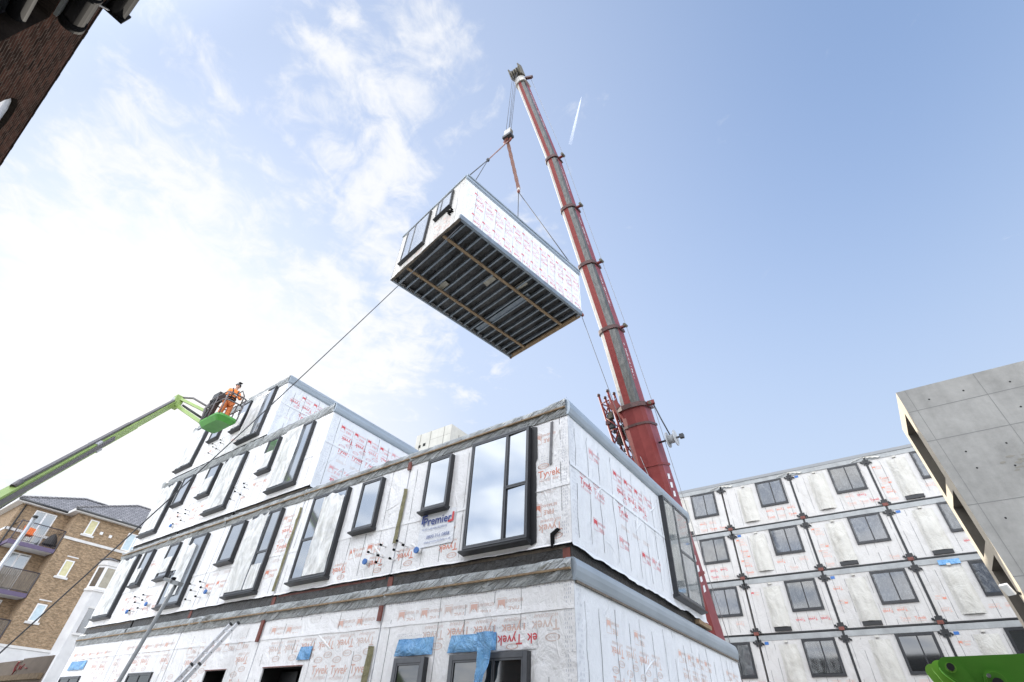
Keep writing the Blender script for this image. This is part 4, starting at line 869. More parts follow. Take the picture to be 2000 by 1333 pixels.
m.tube([along(LT*.08, 0, .16), along(LT*.05, 0, .14), along(LT*.06, 0, .12)], .07, 'hose', 6); m.build('hose_track', lift)
MB().bar(along(-2.5, 0, -.42), along(LT*.10, 0, -.17), .07, .07, 'hose', nv).build('lift_cylinder', lift)
m = MB(); m.box(E_.x-.2, E_.x+.2, E_.y-.14, E_.y+.14, E_.z-.25, E_.z+.2, 'lime'); m.tube([E_+Vector((0, -.18, 0)), E_+Vector((0, .18, 0))], .12, 'grey_paint', 10); m.build('jib_knuckle', lift)
JB = Vector((-18.85, 6.2, 10.55))
m = MB(); m.bar(E_+Vector((.05, 0, -.15)), JB+Vector((0, 0, -.12)), .12, .13, 'lime'); m.bar(E_+Vector((.1, 0, .12)), JB+Vector((.15, 0, .30)), .10, .10, 'lime'); m.tube([E_+Vector((0, 0, .2)), E_+Vector((.6, .3, .12)), JB+Vector((.2, 0, .45))], .04, 'hose', 6); m.tube([E_+Vector((.35, .15, -.2)), JB+Vector((-.3, 0, .2))], .045, 'dark_metal', 6); m.build('jib', lift)
bx0, bx1, by0, by1, bz = -18.90, -17.45, 5.93, 6.70, 10.22
m = MB()
def rr_out(x0, x1, y0, y1, r, k=4):
    o = []
    for cx_, cy_, a0 in ((x1-r, y1-r, 0), (x0+r, y1-r, 90), (x0+r, y0+r, 180), (x1-r, y0+r, 270)):
        for i in range(k+1): o.append((cx_+r*math.cos(R(a0+90*i/k)), cy_+r*math.sin(R(a0+90*i/k))))
    return o
lo = rr_out(bx0+.12, bx1-.12, by0+.12, by1-.12, .13); hi = rr_out(bx0, bx1, by0, by1, .18)
a = [m.pt((x, y, bz)) for x, y in lo]; b = [m.pt((x, y, bz+.16)) for x, y in hi]; c = [m.pt((x, y, bz+.24)) for x, y in hi]; d_ = [m.pt((x, y, bz+.10)) for x, y in lo]; n = len(lo)
m.face(a[::-1], 'green_basket'); m.face(d_, 'dark_metal')
for k in range(n): m.face((c[k], c[(k+1) % n], d_[(k+1) % n], d_[k]), 'green_basket')
for k in range(n):
    m.face((a[k], a[(k+1) % n], b[(k+1) % n], b[k]), 'green_basket'); m.face((b[k], b[(k+1) % n], c[(k+1) % n], c[k]), 'green_basket')
bk = m.build('basket', lift)
m = MB(); rt = bz+1.12
for z in (rt, bz+.8): m.tube([(x, y, z) for x, y in hi]+[(hi[0][0], hi[0][1], z)], .025, 'hose', 6)
for x, y in ((bx0+.05, by0+.05), (bx1-.05, by0+.05), (bx1-.05, by1-.05), (bx0+.05, by1-.05), ((bx0+bx1)/2, by0), ((bx0+bx1)/2, by1)): m.tube([(x, y, bz+.2), (x, y, rt)], .025, 'hose', 6)
m.tube([(bx1-.02, by0+.3, rt), (bx1+.28, by0+.35, rt+.08), (bx1+.36, by0+.45, rt-.12), (bx1+.08, by1-.2, rt-.4)], .025, 'hose', 6)
m.build('guard_rail', bk)
m = MB(); m.box(-18.86, -18.38, 5.98, 6.24, rt, rt+.33, 'dark_metal'); m.box(-18.89, -18.8, 6.0, 6.21, rt+.06, rt+.28, 'grey_paint'); m.bar((-18.75, 6.1, bz+.3), (-18.6, 6.1, rt), .16, .22, 'dark_metal', (0, 1, 0)); m.tube([(-18.8, 6.0, rt), (-18.9, 5.95, bz+.8), (-18.8, 6, bz+.3)], .05, 'hose', 6); m.build('control_box', bk)
# machine chassis standing on the street out of the left of the picture
bx, by = BASE.x, BASE.y
m = MB(); m.box(bx-1.6, bx+1.2, by-.75, by+.75, .35, .95, 'dark_metal'); m.build('chassis', lift)
m = MB(); m.box(bx-1.2, bx+1.5, by-.85, by+.85, .97, 1.7, 'lime'); m.box(bx-.35, bx+.35, by-.3, by+.3, 1.7, BASE.z+.2, 'lime'); m.build('turntable', lift)
for sx in (-1.25, .95):
    for sy in (-.95, .95): MB().tube([(bx+sx, by+sy-.15, .42), (bx+sx, by+sy+.15, .42)], .42, 'tyre', 16).build('wheel', lift)

# ------------------------------------------------------------------ person in the basket
def skin(name, parent, V, Eg, rad, mname, sub=1, loc=None):
    me = bpy.data.meshes.new(name+'_cage'); me.from_pydata([Vector(v) for v in V], Eg, []); o = bpy.data.objects.new(name+'_cage', me); COL.objects.link(o)
    md = o.modifiers.new('skin', 'SKIN'); md.use_smooth_shade = True
    for i, r in enumerate(rad): me.skin_vertices[0].data[i].radius = (r, r) if not isinstance(r, tuple) else r
    me.skin_vertices[0].data[0].use_root = True
    if sub: sd = o.modifiers.new('sub', 'SUBSURF'); sd.levels = sub; sd.render_levels = sub
    dg = bpy.context.evaluated_depsgraph_get(); ev = o.evaluated_get(dg); em = ev.to_mesh()
    vs = [v.co.copy() for v in em.vertices]; fs = [list(p.vertices) for p in em.polygons]; ev.to_mesh_clear(); bpy.data.objects.remove(o)
    mb = MB(); mb.v = vs; mb.f = fs; mb.m = [mname]*len(fs); mb.s = [True]*len(fs)
    return mb
PB = Vector((-17.98, 6.3, bz+.105))
per = thing('person', 'worker in orange high-visibility suit, dark harness and dark helmet standing in the raised green basket', 'person', tuple(PB))
def pj(x, y, z): return PB+Vector((x, y, z))*.95      # x forward (towards the wall end), y to the left, z up
V = [pj(0, 0, .93), pj(.02, 0, 1.15), pj(.05, 0, 1.36), pj(.06, 0, 1.47), pj(.08, 0, 1.56), pj(.10, 0, 1.66), pj(.10, 0, 1.74),
     pj(0, .1, .88), pj(.05, .12, .50), pj(-.02, .12, .09), pj(.14, .13, .04),
     pj(0, -.1, .88), pj(-.04, -.12, .50), pj(-.12, -.12, .09), pj(.03, -.13, .04),
     pj(.05, .19, 1.40), pj(.16, .26, 1.16), pj(.40, .20, 1.12), pj(.46, .19, 1.12),
     pj(.05, -.19, 1.40), pj(.12, -.27, 1.14), pj(.38, -.22, 1.08), pj(.44, -.21, 1.08)]
Eg = [(0, 1), (1, 2), (2, 3), (3, 4), (4, 5), (5, 6), (0, 7), (7, 8), (8, 9), (9, 10), (0, 11), (11, 12), (12, 13), (13, 14), (2, 15), (15, 16), (16, 17), (17, 18), (2, 19), (19, 20), (20, 21), (21, 22)]
rad = [.14, .135, .15, .07, .062, .10, .085, .095, .07, .05, .04, .095, .07, .05, .04, .065, .05, .036, .04, .065, .05, .036, .04]
bd = skin('person', per, V, Eg, rad, 'skin')
bd.ball(pj(.20, 0, 1.645), .022, .016, .026, 'skin', 8, 5)
for sy in (-1, 1): bd.ball(pj(.185, sy*.035, 1.675), .012, .012, .010, 'cover_dark', 8, 5); bd.ball(pj(.10, sy*.10, 1.65), .02, .014, .034, 'skin', 8, 5)
bd.tube([pj(.188, -.028, 1.60), pj(.193, 0, 1.598), pj(.188, .028, 1.60)], .006, 'rust_red', 5)
for sy, hx, hz in ((1, .47, 1.12), (-1, .45, 1.08)):
    for k in range(4):
        yy = sy*(.165+.022*k); L = (.055, .065, .062, .05)[k]
        bd.tube([pj(hx, yy, hz+.012), pj(hx+L, yy, hz+.01), pj(hx+L+.02, yy, hz-.025), pj(hx+L-.005, yy, hz-.05)], .0095, 'skin', 6)
    bd.tube([pj(hx-.03, sy*.155, hz), pj(hx+.02, sy*.14, hz-.02), pj(hx+.045, sy*.145, hz-.04)], .011, 'skin', 6)
bd.build('body', per)
jk = skin('jacket', per, [V[0], V[1], V[2], pj(.06, 0, 1.49), V[15], V[16], pj(.36, .21, 1.125), V[19], V[20], pj(.34, -.23, 1.085)], [(0, 1), (1, 2), (2, 3), (2, 4), (4, 5), (5, 6), (2, 7), (7, 8), (8, 9)], [.165, .165, .175, .085, .09, .072, .055, .09, .072, .055], 'hivis').build('jacket', per)
skin('trousers', per, [pj(0, 0, .96), V[7], V[8], pj(-.02, .12, .14), V[11], V[12], pj(-.12, -.12, .14)], [(0, 1), (1, 2), (2, 3), (0, 4), (4, 5), (5, 6)], [.16, .118, .095, .085, .118, .095, .085], 'hivis_dark').build('trousers', per)
m = MB()
for fx, fy in ((.04, .125), (-.06, -.125)): m.ball(pj(fx, fy, .065), .14, .058, .065, 'harness', 10, 6); m.tube([pj(fx-.06, fy, .06), pj(fx-.06, fy, .2)], .062, 'harness', 8)
m.build('boots', per)
m = MB(); m.grid(lambda i, j: pj(.10+.125*math.cos(2*math.pi*i)*math.sin(math.pi*.5*(.02+.98*j)), .115*math.sin(2*math.pi*i)*math.sin(math.pi*.5*(.02+.98*j)), 1.685+.115*math.cos(math.pi*.5*j)), 14, 7, 'helmet'); m.box(PB.x+.16, PB.x+.27, PB.y-.07, PB.y+.07, PB.z+1.685, PB.z+1.697, 'helmet'); m.build('helmet', per)
m = MB()
for z, r in ((1.00, .178), (1.10, .172)): m.tube([pj(.01+r*math.cos(t*math.pi/8), r*math.sin(t*math.pi/8), z) for t in range(17)], .028, 'harness', 6)
for sy in (-1, 1): m.tube([pj(.12, sy*.07, 1.05), pj(.20, sy*.1, 1.28), pj(.10, sy*.12, 1.50), pj(-.10, sy*.1, 1.45), pj(-.14, sy*.06, 1.1)], .024, 'harness', 6)
m.tube([pj(.02+.186*math.cos(t*math.pi/8), .186*math.sin(t*math.pi/8), 1.22) for t in range(17)], .018, 'reflect_band', 6); m.build('harness', per)

# ------------------------------------------------------------------ brick apartment building at the end of the street
apt = thing('apartment_building', 'tan brick apartment building with grey hipped roof, white-framed windows and balconies at lower left', 'building', (-50, 12, 0))
XA, XB = -45.0, -46.5
AF = Fr((XA, 0, 0), (0, 1, 0), (0, 0, 1), (1, 0, 0)); AB = Fr((XB, 0, 0), (0, 1, 0), (0, 0, 1), (1, 0, 0)); AS = Fr((0, 7.1, 0), (1, 0, 0), (0, 0, 1), (0, -1, 0))
m = MB(); m.box(-58, XB, 7.1, 10.0, 0, 13.2, 'brick_tan'); m.box(-58, XA, 10.0, 24, 5.1, 13.2, 'brick_tan'); m.build('wall', apt)
m = MB(); m.box(-58, XA+.04, 9.97, 24, 0, 5.09, 'render_white'); m.build('plinth', apt)
m = MB(AF); m.box(9.97, 24, 11.42, 11.58, 0, .06, 'stone_trim'); m.box(9.97, 24, 5.10, 5.24, 0, .08, 'stone_trim'); m.build('string_course', apt)
m = MB(AB); m.box(7.05, 9.97, 11.42, 11.58, 0, .06, 'stone_trim'); m.build('string_course', apt); m = MB(AS); m.box(-58, XB+.06, 11.42, 11.58, .0, .05, 'stone_trim'); m.build('string_course', apt)
m = MB()
def fascia(pts):
    for p, q in zip(pts, pts[1:]): m.bar(p, q, .10, .20, 'stone_trim')
fascia([(-58, 6.75, 13.24), (-46.15, 6.75, 13.24), (-46.15, 9.65, 13.24), (-44.65, 9.65, 13.24), (-44.65, 24, 13.24)]); m.poly([(-58, 6.75, 13.15), (-46.15, 6.75, 13.15), (-46.15, 9.65, 13.15), (-44.65, 9.65, 13.15), (-44.65, 24, 13.15), (-58, 24, 13.15)], 'stone_trim'); m.build('eaves', apt)
m = MB(); e1 = 13.36
m.poly([(-46.1, 6.7, e1), (-46.1, 13, e1), (-49.4, 13, 15.3), (-49.4, 10.8, 15.3)], 'roof_tile'); m.poly([(-46.1, 6.7, e1), (-49.4, 10.8, 15.3), (-58, 10.8, 15.3), (-58, 6.7, e1)], 'roof_tile'); m.poly([(-49.4, 10.8, 15.3), (-49.4, 13, 15.3), (-58, 13, 15.3), (-58, 10.8, 15.3)], 'roof_tile')
m.poly([(-44.6, 9.6, e1), (-44.6, 24, e1), (-48, 24, 15.6), (-48, 14, 15.6)], 'roof_tile'); m.poly([(-44.6, 9.6, e1), (-48, 14, 15.6), (-51.4, 9.6, e1)], 'roof_tile'); m.poly([(-48, 14, 15.6), (-48, 24, 15.6), (-54, 24, 12.5), (-54, 14, 12.5)], 'roof_tile')
m.tube([(-46.1, 6.7, e1+.02), (-49.4, 10.8, 15.34), (-49.4, 13.2, 15.34)], .09, 'roof_tile', 6); m.tube([(-44.6, 9.6, e1+.02), (-48, 14, 15.64), (-48, 24, 15.64)], .09, 'roof_tile', 6)
m.tube([(-46.05, 6.7, e1-.1), (-46.05, 9.6, e1-.1)], .06, 'dark_metal', 6); m.tube([(-44.55, 9.6, e1-.1), (-44.55, 24, e1-.1)], .06, 'dark_metal', 6); m.build('roof', apt)
def aptwin(fr, u0, u1, w0, w1, glass, panes=1, lintel=False, sill=True, name='window'):
    mb = MB(fr); ring(mb, u0, u1, w0, w1, .07, -.02, .035, 'upvc')
    for k in range(1, panes): x = u0+(u1-u0)*k/panes; mb.box(x-.05, x+.05, w0+.07, w1-.07, -.02, .03, 'upvc')
    o = mb.build(name, apt); MB(fr).box(u0+.07, u1-.07, w0+.07, w1-.07, -.03, .012, glass).build('pane', o)
    if sill: MB(fr).box(u0-.12, u1+.12, w0-.13, w0-.005, -.02, .09, 'stone_trim').build('sill', o)
    if lintel: MB(fr).box(u0-.04, u1+.10, w1+.18, w1+.25, -.02, .03, 'stone_trim').build('lintel', o)
    return o
aptwin(AF, 10.86, 11.42, 11.98, 12.98, 'blind'); aptwin(AF, 10.80, 11.34, 9.22, 10.24, 'blind', lintel=True); aptwin(AF, 10.71, 11.26, 6.55, 7.55, 'blind_blue', lintel=True)
aptwin(AF, 13.50, 14.6, 11.62, 12.82, 'blind_blue', 2, sill=False); aptwin(AF, 10.2, 10.8, 4.1, 4.8, 'brown_glass', sill=True)
for y, z in ((11.88, 12.3), (12.5, 12.25)): MB(AF).box(y-.09, y+.09, z-.09, z+.09, 0, .03, 'upvc').build('wall_vent', apt)
# rendered bay
m = MB(AF); bay = [(12.72, 0), (13.05, .62), (14.6, .62), (14.9, 0)]
def baypr(z0, z1, ins, mm): 
    b2 = [(y+(ins if i < 2 else -ins)*1.0, max(0, x-ins)) for i, (y, x) in enumerate(bay)]
    lo_ = [m.pt((y, z0, x)) for y, x in b2]; hi_ = [m.pt((y, z1, x)) for y, x in b2]
    for k in range(3): m.face((lo_[k], lo_[k+1], hi_[k+1], hi_[k]), mm)
    m.face(hi_, mm); m.face(lo_[::-1], mm)
baypr(.02, 8.72, .02, 'render_white'); baypr(8.72, 8.86, -.05, 'stone_trim'); baypr(8.86, 10.36, .04, 'upvc'); baypr(10.36, 10.62, -.05, 'stone_trim'); baypr(10.62, 10.72, .03, 'stone_trim')
m.poly([(12.6, 10.73, 0), (13.0, 10.73, .7), (14.7, 10.73, .7), (15, 10.73, 0), (14.5, 11.0, 0), (13.2, 11.0, 0)], 'roof_tile'); bo_ = m.build('bay', apt)
m = MB(AF); m.box(13.22, 13.75, 9.0, 10.22, .5, .60, 'olive_sheet'); m.box(13.95, 14.45, 9.0, 10.22, .5, .60, 'olive_sheet'); m.poly([(12.82, 9.0, .12), (13.04, 9.0, .53), (13.04, 10.22, .53), (12.82, 10.22, .12)], 'brown_glass'); m.build('pane', bo_)
m = MB(AF); m.box(13.35, 14.1, 6.3, 7.7, .58, .61, 'brown_glass'); m.box(13.2, 14.2, 6.15, 6.28, .5, .72, 'stone_trim'); m.box(13.3, 14.15, 7.72, 7.85, .5, .65, 'stone_trim'); m.build('bay_window', apt)
# balconies
for k, z in enumerate((10.65, 7.95, 5.25)):
    m = MB(AB); m.box(7.35, 9.95, z-.24, z, .0, 1.45, 'purple_steel'); m.box(7.45, 9.9, z-.26, z-.235, .1, 1.35, 'render_white'); bl = m.build('balcony', apt)
    m = MB(AB); m.tube([(7.42, z+1.2, 0.02), (7.42, z+1.2, 1.42), (9.92, z+1.2, 1.42), (9.92, z+1.2, .05)], .03, 'rail_dark', 6)
    m.tube([(7.42, z+.08, 0.02), (7.42, z+.08, 1.42), (9.92, z+.08, 1.42), (9.92, z+.08, .05)], .02, 'rail_dark', 6)
    if k == 0:
        for q in range(24): y = 7.45+q*.107; m.box(y-.006, y+.006, z+.08, z+1.2, 1.41, 1.43, 'rail_dark')
    else:
        for q in range(23): y = 7.45+q*.109; m.box(y, y+.085, z+.05, z+1.16, 1.40, 1.425, 'timber_old')
    for y in (7.42, 9.92): m.box(y-.03, y+.03, z, z+1.22, 1.39, 1.45, 'rail_dark')
    m.build('railing', bl)
    aptwin(AB, 8.0, 9.25, z+.05, z+2.32, 'glass', 2, sill=False, name='balcony_door')
MB(AB).tube([(7.3, 13.1, .1), (7.3, 0, .1)], .045, 'dark_metal', 6).build('downpipe', apt)
bc = Vector((XB+1.0, 9.55, 10.65)); bb = thing('barbecue', 'dark covered round barbecue behind the bars of the top balcony', 'barbecue', tuple(bc))
m = MB(); m.grid(lambda i, j: bc+Vector(((.36-.06*j)*math.cos(2*math.pi*i)*math.sin(math.pi*(.5+.5*j))**.6 if j < 1 else 0, (.40-.06*j)*math.sin(2*math.pi*i)*math.sin(math.pi*(.5+.5*j))**.6 if j < 1 else 0, .25+.75*j)), 14, 8, 'cover_dark'); m.build('cover', bb)
m = MB()
for sx in (-1, 1):
    for sy in (-1, 1): m.tube([bc+Vector((sx*.2, sy*.2, .3)), bc+Vector((sx*.27, sy*.27, 0))], .02, 'dark_metal', 6)
m.build('stand', bb)
oc = Vector((XB+.95, 8.15, 10.65)); ch = thing('garden_chair', 'bright orange folding garden chair on the top balcony of the brick apartments', 'chair', tuple(oc))
m = MB(); m.hexa([oc+Vector(p) for p in ((-.05, -.26, .45), (.45, -.26, .48), (.45, .26, .48), (-.05, .26, .45), (-.05, -.26, .50), (.45, -.26, .53), (.45, .26, .53), (-.05, .26, .50))], 'chair_orange'); m.build('seat', ch)
m = MB(); m.hexa([oc+Vector(p) for p in ((-.05, -.28, .46), (.0, -.28, .46), (.0, .28, .46), (-.05, .28, .46), (-.25, -.32, 1.08), (-.19, -.32, 1.08), (-.19, .34, 1.02), (-.25, .34, 1.02))], 'chair_orange'); m.build('backrest', ch)
for sx, sy in ((0, -.24), (0, .24), (.42, -.24), (.42, .24)): MB().tube([oc+Vector((sx, sy, 0)), oc+Vector((.42-sx if abs(sx) > 2 else sx, sy, .46))], .014, 'dark_metal', 6).build('leg', ch)

# ------------------------------------------------------------------ old brick building close by, upper left
YT = -2.0; TF = Fr((0, YT, 0), (1, 0, 0), (0, 0, 1), (0, 1, 0)); HE = 10.52; XE = -12.32
old = thing('brick_building', 'dark weathered brick building whose eaves corner fills the upper left', 'building', (-2, -6, 0))
m = MB(); wu0, wu1, ww0, ww1 = -6.62, -4.4, 6.0, 8.92
au, aw, ar = -9.52, 8.72, .92
# wall with a square recess and an arched window head
segs = [(XE, wu0-4.6), (wu1, 12)]
m2 = MB(TF)
def arch_pts(r, k=10): return [(au+r*math.cos(math.pi*i/k), aw+r*math.sin(math.pi*i/k)) for i in range(k+1)]
ap = arch_pts(ar)
m2.poly([(XE, 0, 0), (au-ar, 0, 0), (au-ar, aw, 0), *[(u, w, 0) for u, w in ap[::-1][1:6]], (au, HE, 0), (XE, HE, 0)], 'brick_old')
m2.poly([(au+ar, 0, 0), (wu0, 0, 0), (wu0, HE, 0), (au, HE, 0), *[(u, w, 0) for u, w in ap[::-1][5:]]], 'brick_old')
m2.rect(au-ar, au+ar, 0, 6.4, 0, 'brick_old')
m2.rect(wu0, wu1, 0, ww0, 0, 'brick_old'); m2.rect(wu0, wu1, ww1, HE, 0, 'brick_old'); m2.rect(wu1, 12, 0, HE, 0, 'brick_old')
D2 = -.34
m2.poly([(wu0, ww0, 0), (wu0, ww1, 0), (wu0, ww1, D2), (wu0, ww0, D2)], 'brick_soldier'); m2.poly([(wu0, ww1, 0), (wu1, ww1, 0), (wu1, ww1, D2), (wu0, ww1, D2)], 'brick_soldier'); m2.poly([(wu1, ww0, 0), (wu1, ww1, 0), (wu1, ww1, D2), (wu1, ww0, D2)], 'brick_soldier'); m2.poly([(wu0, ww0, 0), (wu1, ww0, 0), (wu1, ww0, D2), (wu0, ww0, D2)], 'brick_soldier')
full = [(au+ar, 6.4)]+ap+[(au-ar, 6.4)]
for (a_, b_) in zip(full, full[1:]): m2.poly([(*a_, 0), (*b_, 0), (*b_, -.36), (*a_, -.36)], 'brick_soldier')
m2.poly([(XE, 0, 0), (XE, HE, 0), (XE, HE, -9), (XE, 0, -9)], 'brick_old'); m2.poly([(12, 0, 0), (12, HE, 0), (12, HE, -9), (12, 0, -9)], 'brick_old'); m2.rect(XE, 12, 0, HE, -9, 'brick_old'); m2.poly([(XE, HE, 0), (12, HE, 0), (12, HE, -9), (XE, HE, -9)], 'roof_tile')
# projecting brick arch ring and corbel course under the eaves
for k in range(10):
    p, q_ = ap[k], ap[k+1]; o1, o2 = arch_pts(ar+.23)[k], arch_pts(ar+.23)[k+1]
    m2.poly([(*p, .003), (*q_, .003), (*o2, .003), (*o1, .003)], 'brick_old')
m2.build('wall', old)
m = MB(TF); m.box(XE-.02, 12, HE, HE+.05, -9, .012, 'brick_soldier'); 
for k in range(40):
    u = XE+.1+k*.6; m.box(u, u+.25*random.uniform(.6, 1), HE+.05, HE+.052+.010*random.random(), -.3, .010+.006*random.random(), 'brick_soldier')
m.build('coping', old)
m = MB(TF); m.prism([(u, w) for u, w in [(au+ar-.02, 6.42)]+arch_pts(ar-.02)+[(au-ar+.02, 6.42)]], -.36, -.075, 'upvc'); aw_ = m.build('arched_window', old)
m = MB(TF); m.prism(arch_pts(ar-.42)+[(au-ar+.42, 6.6), (au+ar-.42, 6.6)], -.085, -.065, 'glass_dark'); m.build('pane', aw_)
m = MB(TF); m.box(wu0+.10, wu1, ww1-.62, ww1-.36, -.33, -.20, 'frame_dark'); m.box(wu0+.02, wu0+.20, ww0, ww1-.36, -.33, -.22, 'frame_dark'); m.tube([(wu0+.12, ww1-.50, -.12), (wu1, ww1-.50, -.12)], .10, 'black_plastic', 12)
m.box(wu0, wu1, ww1-.36, ww1-.02, -.34, -.26, 'brick_old'); m.box(wu0+.22, wu1-.1, ww0+.1, ww1-.64, -.33, -.28, 'glass'); m.build('recessed_window', old)
m = MB(TF); m.box(wu0+.06, wu1, ww1+.02, ww1+.20, .005, .045, 'lamp_grey'); m.build('lintel', old)
m = MB(TF)
m.tube([(-6.62, 9.10, .16), (-4.2, 9.10, .16)], .13, 'black_plastic', 18); m.tube([(-6.64, 9.10, .16), (-6.50, 9.10, .16)], .145, 'black_plastic', 18); m.tube([(-6.02, 9.10, .16), (-5.94, 9.10, .16)], .14, 'black_plastic', 18); m.build('drain_pipe', old)
m = MB(TF); m.tube([(-6.72, HE-.42, .26), (-3.5, HE-.42, .26)], .13, 'black_plastic', 14); m.box(-6.74, -6.70, HE-.55, HE-.28, .10, .40, 'black_plastic'); m.tube([(-6.66, HE-.72, .02), (-6.70, HE-.52, .22), (-6.74, HE-.46, .36)], .012, 'white_plastic', 5); m.build('gutter', old)

# ------------------------------------------------------------------ concrete building on the right
def lean(p): return Vector((p.x+.043*max(0, 12.22-p.z)*max(0, (6-p.x))/3.3*1.0 if p.x < 6 else p.x, p.y, p.z))
con = thing('concrete_building', 'grey board-marked concrete building at the right edge with deep slot windows down its narrow side', 'building', (8, 24, 0))
CX, CY, CT, CD = 2.75, 20.0, 12.22, 3.1
ops = [(9.15, 11.70), (7.08, 8.75), (5.0, 6.68), (2.9, 4.55)]
m = MB(WORLD, lean)
m.poly([(CX, CY, 0), (14, CY, 0), (14, CY, CT), (CX, CY, CT)], 'concrete')
m.poly([(CX, CY, CT), (14, CY, CT), (14, CY+CD, CT), (CX, CY+CD, CT)], 'concrete'); m.poly([(14, CY, 0), (14, CY+CD, 0), (14, CY+CD, CT), (14, CY, CT)], 'concrete'); m.poly([(CX, CY+CD, 0), (14, CY+CD, 0), (14, CY+CD, CT), (CX, CY+CD, CT)], 'concrete')
ya, yb = CY+.72, CY+2.55; zs = [0]+sorted(z for o_ in ops for z in o_)+[CT]
for i in range(len(zs)-1):
    op = any(abs(zs[i]-o_[0]) < 1e-6 for o_ in ops)
    rngs = [(CY, ya), (yb, CY+CD)] if op else [(CY, CY+CD)]
    for y0_, y1_ in rngs: m.poly([(CX, y0_, zs[i]), (CX, y1_, zs[i]), (CX, y1_, zs[i+1]), (CX, y0_, zs[i+1])], 'concrete_sunlit')
    if op:
        z0_, z1_ = zs[i], zs[i+1]; dx = CX+.75
        m.poly([(CX, ya, z0_), (CX, ya, z1_), (dx, ya, z1_), (dx, ya, z0_)], 'concrete_shaded'); m.poly([(CX, yb, z0_), (CX, yb, z1_), (dx, yb, z1_), (dx, yb, z0_)], 'concrete_shaded'); m.poly([(CX, ya, z0_), (CX, yb, z0_), (dx, yb, z0_), (dx, ya, z0_)], 'concrete_shaded'); m.poly([(CX, ya, z1_), (CX, yb, z1_), (dx, yb, z1_), (dx, ya, z1_)], 'concrete_shaded')
# formwork joints, tie holes, stains on the broad face
for z in (11.35, 10.18, 7.96, 5.9): m.box(CX, 14, z-.008, z+.008, CY-.003, CY+.02, 'concrete_joint') if False else m.poly([(CX, CY-.003, z-.012), (14, CY-.003, z-.012), (14, CY-.003, z+.012), (CX, CY-.003, z+.012)], 'concrete_joint')
for x in (3.02, 5.0, 7.2, 9.4): m.poly([(x-.008, CY-.004, 0), (x+.008, CY-.004, 0), (x+.008, CY-.004, CT-.01), (x-.008, CY-.004, CT-.01)], 'concrete_joint')
rc_ = random.Random(5)
for x in (3.45, 4.55, 5.6, 6.6):
    for z in (11.6, 10.6, 9.7, 9.0, 8.4, 7.5, 6.6):
        if rc_.random() < .75:
            c_ = (x+rc_.uniform(-.12, .12), z+rc_.uniform(-.1, .1)); m.poly([(c_[0]+.03*math.cos(t), CY-.005, c_[1]+.03*math.sin(t)) for t in [k*math.pi/4 for k in range(8)]], 'interior')
for k in range(26):
    x, z = 5.0+rc_.gauss(0, .45), 8.95+rc_.gauss(0, .16); w_, h_ = rc_.uniform(.04, .13), rc_.uniform(.015, .05)
    m.poly([(x+w_*math.cos(t)*rc_.uniform(.6, 1.1), CY-.0055-.0001*k, z+h_*math.sin(t)*rc_.uniform(.6, 1.1)) for t in [q*math.pi/4 for q in range(8)]], 'concrete_stain')
m.build('wall', con)
for z0_, z1_ in ops:
    w_ = MB(WORLD, lean); xg = CX+.62; ring_ = [(ya, ya+.06, z0_, z1_), (yb-.06, yb, z0_, z1_), (ya+.06, yb-.06, z0_, z0_+.06), (ya+.06, yb-.06, z1_-.06, z1_)]
    for a_, b_, c_, d_ in ring_: w_.box(xg-.03, xg+.03, a_, b_, c_, d_, 'frame_face')
    wo_ = w_.build('window', con); g_ = MB(WORLD, lean); g_.box(xg, xg+.02, ya+.06, yb-.06, z0_+.06, z1_-.06, 'glass'); g_.build('pane', wo_)
fl = thing('floodlight', 'small white floodlight fixed to the narrow side of the concrete building', 'lamp', (2.7, 20.5, 5.55))
m = MB(); c_ = Vector((2.78, 20.15, 5.62)); m.bar(c_+Vector((-.06, -.10, .12)), c_+Vector((.04, .06, -.12)), .20, .07, 'white_plastic'); m.build('housing', fl); MB().bar(c_+Vector((.1, .15, 0)), c_+Vector((.3, .3, -.1)), .05, .05, 'dark_metal').build('bracket', fl)
m = MB(); m.bar(c_+Vector((-.09, -.12, .09)), c_+Vector((.01, .03, -.14)), .17, .02, 'lamp_glass'); m.build('lens', fl)

# ------------------------------------------------------------------ concrete tower behind
tow = thing('concrete_tower', 'pale concrete tower with small square openings showing just above the modular building roof', 'building', (-26, 28, 0))
tx0, tx1, ty, tt = -28.42, -24.5, 25.0, 21.75
m = MB(); m.box(tx0, tx1, ty, ty+9, 0, tt, 'concrete_pale')
for z in (20.9, 19.2): m.poly([(tx0, ty-.004, z-.02), (tx1, ty-.004, z-.02), (tx1, ty-.004, z+.02), (tx0, ty-.004, z+.02)], 'concrete_joint') if z < 20 else m.poly([(tx0+1.7, ty-.004, z-.01), (tx1, ty-.004, z-.01), (tx1, ty-.004, z+.01), (tx0+1.7, ty-.004, z+.01)], 'concrete_stain')
for x in (-27.9, -26.75, -25.25): m.poly([(x-.03, ty-.005, 15), (x+.03, ty-.005, 15), (x+.03, ty-.005, tt-.01), (x-.03, ty-.005, tt-.01)], 'concrete_stain')
for y in (26, 27.3): m.poly([(tx1+.004, y-.04, 17), (tx1+.004, y+.04, 17), (tx1+.004, y+.04, 21.2), (tx1+.004, y-.04, 21.2)], 'concrete_stain')
m.build('wall', tow)
for x, z in ((-27.85, 20.95), (-27.30, 20.92)):
    pass
def opening(x0, x1, z0, z1):
    mm = MB(); mm.box(x0, x1, ty-.012, ty+.1, z0, z1, 'interior'); ring2 = ((x0-.04, x0, z0, z1), (x1, x1+.04, z0, z1)); 
    for a_, b_, c_, d_ in ring2: mm.box(a_, b_, ty-.02, ty+.05, c_, d_, 'concrete_pale')
    mm.build('opening', tow)
